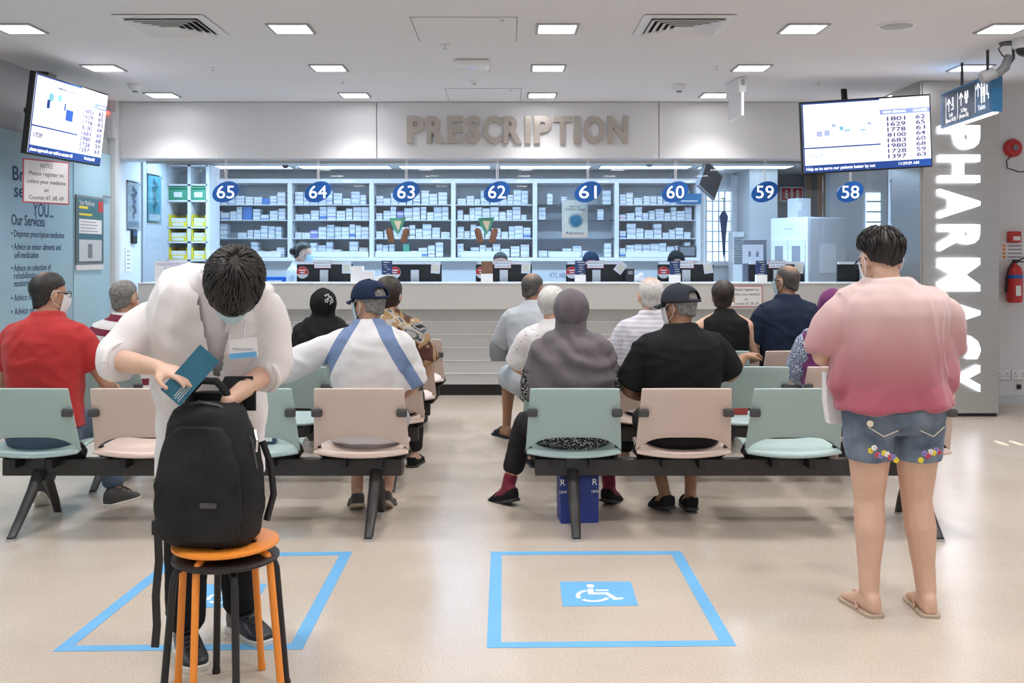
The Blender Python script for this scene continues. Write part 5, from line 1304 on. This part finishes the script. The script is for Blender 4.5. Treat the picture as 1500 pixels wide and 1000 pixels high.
# white with blue shoulder panels
m, nt, b, oc = nodes_of('shirt_panels', .8); s_ = sep(nt, oc)
ax_ = math_n(nt, 'ABSOLUTE', math_n(nt, 'SUBTRACT', s_[0], 0.0)); ln_ = math_n(nt, 'ADD', math_n(nt, 'MULTIPLY', math_n(nt, 'SUBTRACT', 1.02, s_[2]), .55), .095)
dd = math_n(nt, 'SUBTRACT', ax_, ln_); nt.links.new(ramp(nt, math_n(nt, 'ADD', dd, .5), [(.0, (.74, .74, .76)), (.5, (.17, .25, .44)), (.575, (.74, .74, .76))], 'CONSTANT'), b.inputs['Base Color'])
# ombre knit: pale pink shoulders to rose hem
m, nt, b, oc = nodes_of('ombre_knit', .9, .3); s_ = sep(nt, oc); n = tex(nt, 'Noise', oc, 4, Detail=3.0)
h_ = math_n(nt, 'ADD', s_[2], math_n(nt, 'MULTIPLY', math_n(nt, 'SUBTRACT', n.outputs['Fac'], .5), .06)); mr = nt.nodes.new('ShaderNodeMapRange'); mr.inputs[1].default_value = .80; mr.inputs[2].default_value = 1.42; nt.links.new(h_, mr.inputs[0])
nt.links.new(ramp(nt, mr.outputs[0], [(.0, (.42, .085, .13)), (.22, (.42, .11, .155)), (.55, (.54, .28, .30)), (.85, (.68, .50, .49)), (1, (.72, .57, .55))]), b.inputs['Base Color'])
w_ = tex(nt, 'Wave', oc, 120, Distortion=.5); bp = nt.nodes.new('ShaderNodeBump'); bp.inputs['Strength'].default_value = .15; bp.inputs['Distance'].default_value = .003; nt.links.new(w_.outputs['Fac'], bp.inputs['Height']); nt.links.new(bp.outputs[0], b.inputs['Normal'])
# speckled black and white print, white blouse with little motifs, blue lattice, batik
m, nt, b, oc = nodes_of('print_speckle', .85); n = tex(nt, 'Voronoi', oc, 95); nt.links.new(ramp(nt, n.outputs['Distance'], [(.0, (.62, .61, .60)), (.34, (.62, .61, .60)), (.38, (.022, .022, .028))]), b.inputs['Base Color'])
m, nt, b, oc = nodes_of('print_motif', .85); n = tex(nt, 'Voronoi', oc, 26); nt.links.new(ramp(nt, n.outputs['Distance'], [(.0, (.16, .15, .18)), (.13, (.35, .33, .36)), (.17, (.78, .76, .77))]), b.inputs['Base Color'])
m, nt, b, oc = nodes_of('print_lattice', .85); n = tex(nt, 'Voronoi', oc, 70, feature='DISTANCE_TO_EDGE'); nt.links.new(ramp(nt, n.outputs['Distance'], [(.0, (.50, .54, .62)), (.09, (.50, .54, .62)), (.12, (.05, .075, .19))]), b.inputs['Base Color'])
m, nt, b, oc = nodes_of('print_batik', .8); n = tex(nt, 'Noise', oc, 5.5, Detail=1.5, Distortion=1.2); nt.links.new(ramp(nt, n.outputs['Fac'], [(.0, (.09, .03, .022)), (.40, (.09, .03, .022)), (.44, (.38, .25, .12)), (.53, (.50, .46, .41)), (.57, (.10, .12, .14)), (.63, (.45, .44, .43)), (.69, (.015, .015, .018))], 'CONSTANT'), b.inputs['Base Color'])
# faded denim
m, nt, b, oc = nodes_of('denim', .9); n = tex(nt, 'Noise', oc, 9, Detail=4.0); n2 = tex(nt, 'Noise', oc, 260, Detail=1.0)
nt.links.new(ramp(nt, math_n(nt, 'ADD', math_n(nt, 'MULTIPLY', n.outputs['Fac'], .8), math_n(nt, 'MULTIPLY', n2.outputs['Fac'], .2)), [(.35, (.06, .09, .14)), (.6, (.17, .22, .29)), (.75, (.32, .37, .43))]), b.inputs['Base Color'])

def seat_at(x, row, dy=.20): return (x, BY0 + BSP * row + dy)
def rowlabel(s): return s
# ---- nearest row, left bench
p, H = person('seated man in a red polo shirt with glasses, nearest row far left', seat_at(-2.61, 0), 0, seated(up=.095, yaw=-42, pitch=6, shw=1.1, fwd=.03, elR=(.30, .12, .76), wrR=(.24, .36, .72), elL=(-.30, .1, .76), anR=(.26, .34, .085), knR=(.19, .44, .5), footR=22, anL=(-.16, .32, .12), heelL=38), 'skin', tmat='cloth_red', top='polo_shirt', fat=1.14, hem=-.10, pants='jeans', shoes=('sneaker', 'shoe_grey', 'sole_white'), sseed=2)
hair_mat('hair_red_man', (.008, .007, .006), (.03, .026, .024), skin_c=(.40, .24, .17), centre=tuple(H @ V((.0, -.06, .125))), r0=.0, r1=.045)
hair(p, H, 'hair_red_man', thick=.009, streak=.003, seed=4, front=28, side=-6); mask(p, H, 'mask_white'); glasses(p, H)
p, H = person('seated man in a navy cap and white shirt with blue panels, arm stretched out', seat_at(-.78, 0), 0, seated(up=.05, yaw=48, pitch=4, shw=1.06, elL=(-.53, .02, .835), wrL=(-.80, .03, .80), shL=(-.20, .0, .985), anL=(-.10, .24, .10), knL=(-.12, .42, .5), anR=(.07, .27, .10), knR=(.12, .42, .5), heelL=20, heelR=28, footL=-14, footR=6), 'skin', tmat='shirt_panels', top='sports_shirt', fat=1.08, sleeve=.95, loose=.026, pants='trousers_grey', plen=1.05, shoes=('slip', 'shoe_grey', 'sole_tan'), sseed=3, fold=.012)
hair(p, H, 'hair_grey', thick=.003, streak=.001, seed=5, back=-30, n=60); cap(p, H, 'cap_navy', 'yellow'); mask(p, H, 'mask_blue')
# ---- second row, left bench
p, H = person('seated grey haired man in a white shirt with maroon stripes, second row far left', seat_at(-2.56, 1), 0, seated(up=.03, yaw=-22, pitch=4, shw=1.04), 'skin', tmat='shirt_bands', top='polo_shirt', fat=1.06, pants='jeans_dark', shoes=('slip', 'shoe_brown', 'sole_dark'), sseed=6)
hair(p, H, 'hair_grey', thick=.009, streak=.003, seed=7, back=-36)
p, H = person('seated woman with a dark brown bob and brown patterned blouse, second row by the aisle', seat_at(-.79, 1), 0, seated(up=.05, lean=.0, yaw=-14, elR=(.27, .05, .72)), 'skin_pale', WOMAN, tmat='print_batik', top='blouse', fat=1.08, sleeve=.8, loose=.03, pants='trousers_dark', shoes=('slip', 'shoe_black', 'sole_dark'), sseed=8)
hair(p, H, 'hair_brown', thick=.016, streak=.004, seed=9, back=-50, side=-18, drop=.05, front=30)
# ---- third row, left bench
p, H = person('seated woman in a black headscarf with white flowers, third row left', seat_at(-1.42, 2), 0, seated(up=-.06, yaw=8, shw=.96), 'skin', WOMAN, tmat='cloth_black', top='dress', sleeve=1.9, pants='trousers_dark', shoes=('slip', 'shoe_black', 'sole_dark'), vox=.011, sseed=9)
hj = hijab(p, dict(seated(up=-.06)), H, 'cloth_black', .011, drape=.14, wide=.19)
for k, (x_, z_, s_) in enumerate(((.035, .075, .016), (.058, .06, .012), (.03, .045, .011), (.055, .03, .010), (.07, .04, .009))):
    m_ = MB(); c_ = H @ V((x_, -.022 - .113 * math.sqrt(max(.05, 1 - (x_ / .097) ** 2 - ((z_ - .022) / .112) ** 2)) - .006, z_))
    for a in range(5): m_.ell(c_ + V((s_ * math.cos(a * 1.257), -.001, s_ * math.sin(a * 1.257))), (s_ * .55, .004, s_ * .55), 8, 5)
    m_.build('flower_print', 'pale_grey', hj)
# ---- right bench, nearest row
J = seated(up=.0, yaw=-6, pitch=3, anL=(-.36, .36, .10), knL=(-.25, .40, .48), anR=(.25, .36, .10), knR=(.22, .40, .48), footL=-38, footR=24, heelL=16, heelR=16)
p, H = person('seated woman in a long grey headscarf and black and white print dress', seat_at(.367, 0), 0, J, 'skin', [(t, rx * (1.16 if t < .3 else 1), ry * (1.2 if t < .3 else 1), oy) for t, rx, ry, oy in WOMAN], tmat='print_speckle', top='dress', fat=1.04, sleeve=1.9, loose=.016, hem=-.22, pants='trousers_dark', plen=1.72, ploose=.014, shoes=('slip', 'shoe_black', 'sole_dark'), sseed=11)
hijab(p, J, H, 'cloth_greyhijab', .0095, drape=.22, wide=.228, seed=5, back=.005)
for s in 'LR':
    mb = MB(); foot(mb, J, s, .003); limb(mb, [lerp(J['kn' + s], J['an' + s], .82), J['an' + s]], [.044, .040]); grow('sock', mb, 'sock_maroon', p, .009, 3)
J = seated(up=.03, yaw=42, pitch=6, shw=1.12, elR=(.29, .06, .80), wrR=(.40, .20, .90), elL=(-.29, .05, .72), anL=(-.06, .20, .10), knL=(-.14, .40, .5), anR=(.09, .20, .10), knR=(.14, .40, .5), footL=-14, footR=4, heelL=14, heelR=6)
p, H = person('seated man in a charcoal cap and black T-shirt, nearest row right', seat_at(.985, 0), 0, J, 'skin_tan', tmat='cloth_black', top='t_shirt', fat=1.16, sleeve=.85, loose=.026, pants='cloth_black', plen=1.1, ploose=.03, shoes=('clog', 'shoe_black', 'sole_dark'), sseed=12, hand_kw={'R': dict(d=(.75, .6, .1), n=(0, 0, -1), curl=30)})
hair(p, H, 'hair_grey', thick=.003, streak=.001, seed=6, back=-24, n=60); cap(p, H, 'cap_charcoal'); mask(p, H, 'mask_white')
# ---- right bench, second row
p, H = person('seated woman with a white bob and white patterned blouse', seat_at(.33, 1), 0, seated(up=-.01, lean=-.02, yaw=-28, pitch=6, shw=.98, elL=(-.27, .10, .74)), 'skin_pale', WOMAN, tmat='print_motif', top='blouse', sleeve=.9, loose=.026, pants='jeans_dark', shoes=('slip', 'shoe_black', 'sole_dark'), sseed=13)
hair(p, H, 'hair_white', thick=.015, streak=.004, seed=10, back=-48, side=-18, drop=.035, front=30)
p, H = person('seated elderly man with thin white hair and a white striped polo shirt', seat_at(.967, 1), 0, seated(up=.045, yaw=6, shw=1.04), 'skin_pale', tmat='shirt_stripes', top='polo_shirt', fat=1.06, sleeve=.85, pants='cloth_black', shoes=('clog', 'shoe_black', 'sole_dark'), sseed=14)
hair_mat('hair_thin_white', (.55, .53, .50), (.80, .78, .75), skin_c=(.62, .38, .28), centre=tuple(H @ V((0, -.02, .125))), r0=.03, r1=.085)
hair(p, H, 'hair_thin_white', thick=.010, streak=.004, seed=11, back=-40)
J = seated(up=-.03, yaw=-5)
p, H = person('seated woman in a purple headscarf and blue lattice sleeves behind the pink top', seat_at(2.19, 1), 0, J, 'skin', WOMAN, tmat='print_lattice', top='dress', sleeve=1.9, loose=.03, fat=1.1, pants='trousers_dark', shoes=('slip', 'shoe_black', 'sole_dark'), sseed=15)
hijab(p, J, H, 'cloth_purple', .011, drape=.26, wide=.20, seed=8)
# ---- right bench, third row
J = seated(up=.05, lean=-.03, fwd=.10, yaw=-35, pitch=14, shw=1.06, elL=(-.29, .22, .74), wrL=(-.10, .38, .62), knL=(-.22, .44, .5), anL=(-.24, .46, .085), footL=-30)
p, H = person('seated man leaning forward in a pale grey shirt and shorts, third row by the aisle', seat_at(.24, 2), 0, J, 'skin_tan', tmat='cloth_grey', top='shirt', fat=1.08, sleeve=.85, loose=.026, pants='shorts_pale', plen=.95, ploose=.03, shoes=('slide', 'shoe_navy', 'shoe_navy'), sseed=16)
hair_mat('hair_balding', (.03, .027, .025), (.13, .12, .115), skin_c=(.34, .20, .13), centre=tuple(H @ V((0, -.06, .10))), r0=.025, r1=.075)
hair(p, H, 'hair_balding', thick=.007, streak=.002, seed=12, back=-38)
MB().loft([sq((-.30, .16, z), a, b_, 14, 3) for z, a, b_ in ((.66, .06, .04), (.70, .075, .05), (.78, .075, .05), (.82, .06, .035))]).build('sling_pouch', 'mid_grey', p, True)
p, H = person('seated woman with short dark hair in a sleeveless black top', seat_at(1.68, 2), 0, seated(up=.0, yaw=-20, pitch=4, elR=(.25, .02, .70)), 'skin_pale', WOMAN, tmat='cloth_black', top='tank_top', tank=True, fat=1.06, pants='trousers_dark', shoes=('slip', 'shoe_black', 'sole_dark'), sseed=17)
hair(p, H, 'hair_brown', thick=.017, streak=.004, seed=13, back=-46, side=-10)
p, H = person('seated balding man with glasses in a dark navy shirt, third row right', seat_at(2.17, 2), 0, seated(up=.11, yaw=36, pitch=4, shw=1.10), 'skin_tan', tmat='cloth_navy', top='polo_shirt', fat=1.14, sleeve=.8, loose=.022, pants='trousers_dark', shoes=('slip', 'shoe_black', 'sole_dark'), sseed=18)
hair_mat('hair_balding_man', (.03, .026, .024), (.11, .10, .095), skin_c=(.33, .19, .125), centre=tuple(H @ V((0, -.055, .105))), r0=.03, r1=.08)
hair(p, H, 'hair_balding_man', thick=.006, streak=.002, seed=14, back=-36); mask(p, H, 'mask_blue'); glasses(p, H)

# ---- standing woman in the ombre top
J = standing(1.64, pelvis=(0, .0, .87), chest=(-.015, -.01, 1.13), neck=(-.02, .0, 1.355), head=(-.035, .055, 1.475), pitch=20, yaw=12, shL=(-.205, .0, 1.285), shR=(.195, .0, 1.285), elL=(-.285, .06, 1.065), elR=(.255, .07, 1.06), wrL=(-.17, .29, 1.03), wrR=(.15, .29, 1.05),
             hipL=(-.10, 0, .83), hipR=(.10, 0, .83), knL=(-.095, .02, .47), knR=(.105, .02, .47), anL=(-.105, -.01, .085), anR=(.135, -.01, .085), footL=-10, footR=6)
p, H = person('standing woman in a pink ombre knit top and denim shorts seen from behind', (1.62, 4.17), 0, J, 'skin_pale', WOMAN, vox=.008, top=None, fat=1.12, legk=1.17, pants='denim', plen=.50, ploose=.024, shoes=('thong', 'strap_tan', 'sole_tan'), sseed=21, hand_kw={'L': dict(d=(.6, .7, .3), n=(.3, .3, -1)), 'R': dict(d=(-.6, .7, .3), n=(-.3, .3, -1))})
mb = MB(); S = [(t, rx * 1.16, ry * 1.18, oy) for t, rx, ry, oy in WOMAN if t > -.11]; torso(mb, J, S, 1, -9, .035)
for s, q in (('L', -1), ('R', 1)):
    sh, el = V(J['sh' + s]), V(J['el' + s]); e = lerp(sh, el, .86)
    N_ = V(J['neck']); mb.tube([lerp(N_, sh, .12) + V((0, 0, -.02)), lerp(N_, sh, .5) + V((0, 0, -.004)), sh + V((0, 0, -.01))], [.062, .066, .07], 16); mb.tube([lerp(sh, e, -.1), lerp(sh, e, .12), lerp(sh, e, .5), e, e + V((0, 0, -.01))], [.05, .072, .085, .080, .07], 16)
    mb.tube([sh + V((q * -.03, 0, -.10)), V((q * .17, 0, 1.10)), V((q * .195, .01, .95)), V((q * .17, .01, .89))], [.07, .085, .075, .05], 14)     # batwing fold at the hip
sw = grow('knit_top', mb, 'ombre_knit', p, .0085, 14, folds(.022, 6, 6, 2.6, 22))
hair(p, H, 'hair_black', thick=.022, streak=.006, seed=15, back=-42, side=2, tufts=260, rag=.03, nape=.03); mask(p, H, 'mask_white'); glasses(p, H)
rnd = random.Random(3)                                        # embroidered flowers, pocket stitching, button
for q, n_ in ((-1, 9), (1, 7)):
    for k in range(n_):
        a = .3 + .9 * k / n_; c_ = V((q * (.05 + .10 * k / n_), -.158 + .045 * (k / n_) ** 2, .675 + .035 * (k / n_) + rnd.uniform(-.012, .016)))
        m_ = MB()
        for i in range(5): m_.ell(c_ + V((.007 * math.cos(i * 1.257), 0, .007 * math.sin(i * 1.257))), (.006, .005, .006), 6, 4)
        m_.build('embroidered_flower', ('yellow', 'pack_violet', 'pack_red', 'cloth_white')[k % 4], p)
for q in (-1, 1):
    m_ = MB(); m_.tube([V((q * .045, -.166, .79)), V((q * .10, -.160, .765)), V((q * .155, -.135, .80))], .0019, 5); m_.build('pocket_seam', 'card', p)
MB().lathe((-.15, -.142, .815), [(.013, 0), (.013, .006), (.006, .008)], 14, 'y').build('button', 'card', p)
# white paper bag hanging from her arm
t = thing('paper_bag', 'white paper bag held in front of the standing woman', 'bag', (1.435, 4.36, .76)); MB().loft([[(-a, -.03, z), (a, -.03, z), (a, .03, z), (-a, .03, z)] for z, a in ((0, .03), (.1, .045), (.22, .045))]).build('bag_body', 'paper', t, bevel=.004)
MB().tube([(-.03, 0, .22), (0, .0, .27), (.03, 0, .22)], .003, 6).build('handle', 'paper', t)

# ---- student in a white coat bending over the backpack (faces the viewer)
J = standing(1.68, pelvis=(.07, -.05, .90), chest=(.045, .10, 1.19), neck=(-.035, .235, 1.395), head=(-.125, .345, 1.385), pitch=76, yaw=14, roll=-6, shL=(-.19, .185, 1.325), shR=(.205, .13, 1.285), elL=(-.205, .13, 1.085), wrL=(-.105, .36, .995), elR=(.33, .25, 1.13), wrR=(.11, .40, 1.115),
             hipL=(-.02, -.06, .87), hipR=(.16, -.05, .87), knL=(-.015, -.10, .47), knR=(.15, -.0, .47), anL=(-.005, -.19, .09), anR=(.145, .02, .09), footL=-46, footR=-30)
p, H = person('young man in a white coat bending over the black backpack', (-1.06, 3.76), 180, J, 'skin_pale', vox=.0065, top='inner_shirt', tmat='cloth_inner', sleeve=.5, loose=.006, pants='cloth_black', plen=1.93, ploose=.02, shoes=('sneaker', 'leather', 'sole_white'), sseed=31, fold=.004,
              hand_kw={'R': dict(d=(-.90, .42, -.16), n=(-.1, -.2, -1), curl=22, thumb=-1), 'L': dict(d=(.25, .10, -.95), n=(.6, .5, .2), curl=20, thumb=1)})
mb = MB(); S = [(t, rx * 1.04, ry * 1.04, oy) for t, rx, ry, oy in MAN if -.13 < t < 1.0]; torso(mb, J, S, 1, -9, .026)
mb.loft([sq((.075, -.055, z), a, b_, 24, 2.4) for z, a, b_ in ((.66, .195, .145), (.70, .20, .15), (.80, .20, .155), (.90, .20, .155), (.98, .195, .15))])
for s, e_ in (('L', 1.22), ('R', 1.18)):
    sh, el, wr = (V(J[k + s]) for k in ('sh', 'el', 'wr')); e = lerp(el, wr, e_ - 1)
    N_ = V(J['neck']); mb.tube([lerp(N_, sh, .15) + V((0, 0, -.01)), lerp(N_, sh, .5), sh + V((0, 0, -.004))], [.055, .062, .066], 16); mb.tube([lerp(sh, el, -.1), lerp(sh, el, .1), lerp(sh, el, .5), lerp(sh, el, .92), lerp(el, e, .4), e, e + (e - el).normalized() * .012], [.045, .070, .076, .072, .070, .066, .055], 16)
def coat_post(me):
    folds(.021, 5, 5, 4.5, 33)(me); bm = bmesh.new(); bm.from_mesh(me)
    kill = [v for v in bm.verts if v.co.z > 1.05 and v.co.y > .16 and abs(v.co.x + .055 + (v.co.z - 1.3) * .1) < .055 * (v.co.z - 1.05) / .25 and v.co.z < 1.37]
    bmesh.ops.delete(bm, geom=kill, context='VERTS'); bm.to_mesh(me); bm.free()
coat = grow('white_coat', mb, 'cloth_coat', p, .0075, 10, coat_post)
for s in 'LR':                                                # rolled cuffs
    el, wr = V(J['el' + s]), V(J['wr' + s]); e = lerp(el, wr, .2); ax = (wr - el).normalized(); u = ax.cross(V((0, 0, 1))).normalized(); v_ = ax.cross(u)
    MB().tube([e + (u * math.cos(2 * PI * k / 22) + v_ * math.sin(2 * PI * k / 22)) * .062 for k in range(23)], [.011 + .002 * math.sin(k * 2.1) for k in range(23)], 8).build('rolled_cuff', 'cloth_coat', coat, True)
N = V(J['neck'])
for q in (-1, 1): MB().loft([[N + V((q * a, b_, c_)), N + V((q * (a + w_), b_ - .02, c_ - .005)), N + V((q * (a + w_), b_ - .014, c_ - .012)), N + V((q * a, b_ + .006, c_ - .006))] for a, b_, c_, w_ in ((.05, -.06, .035, .035), (.075, -.01, .02, .04), (.075, .04, -.02, .05), (.06, .055, -.08, .055), (.04, .04, -.16, .03))]).build('coat_lapel', 'cloth_coat', coat, True)
hair(p, H, 'hair_black', thick=.026, streak=.008, seed=16, back=-40, side=-6, front=-14, tufts=950, rag=.09, crown=(.05, -.45, .9), n=110, fringe=.35); mask(p, H, 'mask_blue')
t_ = MB().box((-.165, .375, 1.18), (.095, .006, .065), Matrix.Rotation(R(5), 3, 'Y')).build('name_badge', 'paper', p); MB().box((-.165, .380, 1.156), (.092, .004, .018), Matrix.Rotation(R(5), 3, 'Y')).build('badge_strip', 'tape_blue', t_); MB().tube([(-.165, .37, 1.21), (-.16, .33, 1.27)], .004, 6).build('badge_clip', 'pale_grey', t_)
text('lettering', 'Medical Student', (-.165, .380, 1.178), .008, 'ink_grey', t_, right=(-1, 0, 0), ext=.0004, width=.07)
t = thing('leaflet', 'teal printed leaflet held in the hand of the man in the white coat', 'leaflet', (X(277, 3.29), 3.30, Z(550, 3.29)), Euler((R(8), R(36), 0), 'YXZ') if 0 else (R(-6), R(-49), R(6)))
MB().box((0, 0, 0), (.195, .003, .086)).build('sheet', 'teal', t)
for k in range(4): MB().box((-.055, -.0022, -.028 + k * .007), (.07 - .01 * (k % 2), .0008, .0022)).build('print_line', 'pale_grey', t)

# ---- staff behind the counter
p, H = person('pharmacy worker with hair in a bun and a blue mask, in profile', (X(437, 11.35), 11.35), -90, standing(1.60, pitch=12, head=(0, .06, 1.505), neck=(0, .0, 1.375)), 'skin_pale', WOMAN, vox=.013, top='uniform', tmat='cloth_staff', sleeve=.9, pants='trousers_dark', shoes=('slip', 'shoe_black', 'sole_dark'), sseed=41)
h_ = hair(p, H, 'hair_brown', thick=.012, streak=.004, seed=17, back=-30, n=60); MB().ell(H @ V((0, -.125, .0)), (.045, .04, .045)).build('hair_bun', 'hair_brown', h_, True); mask(p, H, 'mask_blue')
for px, lb, sc, D_, hj in ((733, 'pharmacy worker with dark hair half hidden behind monitor sixty-two', 1.51, 11.55, None), (865, 'pharmacy worker in a dark headscarf behind the monitor with a tilted card', 1.51, 11.55, 'cloth_navy'), (990, 'pharmacy worker in a black headscarf behind the monitor below sign sixty', 1.52, 11.55, 'cloth_black')):
    J = standing(sc, pitch=14)
    p, H = person(lb, (X(px, D_), D_), 180, J, 'skin_pale', WOMAN, vox=.013, top='uniform', tmat='cloth_staff', sleeve=.9, pants='trousers_dark', shoes=('slip', 'shoe_black', 'sole_dark'), sseed=int(px))
    mask(p, H, 'mask_blue')
    if hj: hijab(p, J, H, hj, .012, drape=.12, wide=.18)
    else: hair(p, H, 'hair_black', thick=.012, streak=.003, seed=18, back=-40, n=60)
finish()
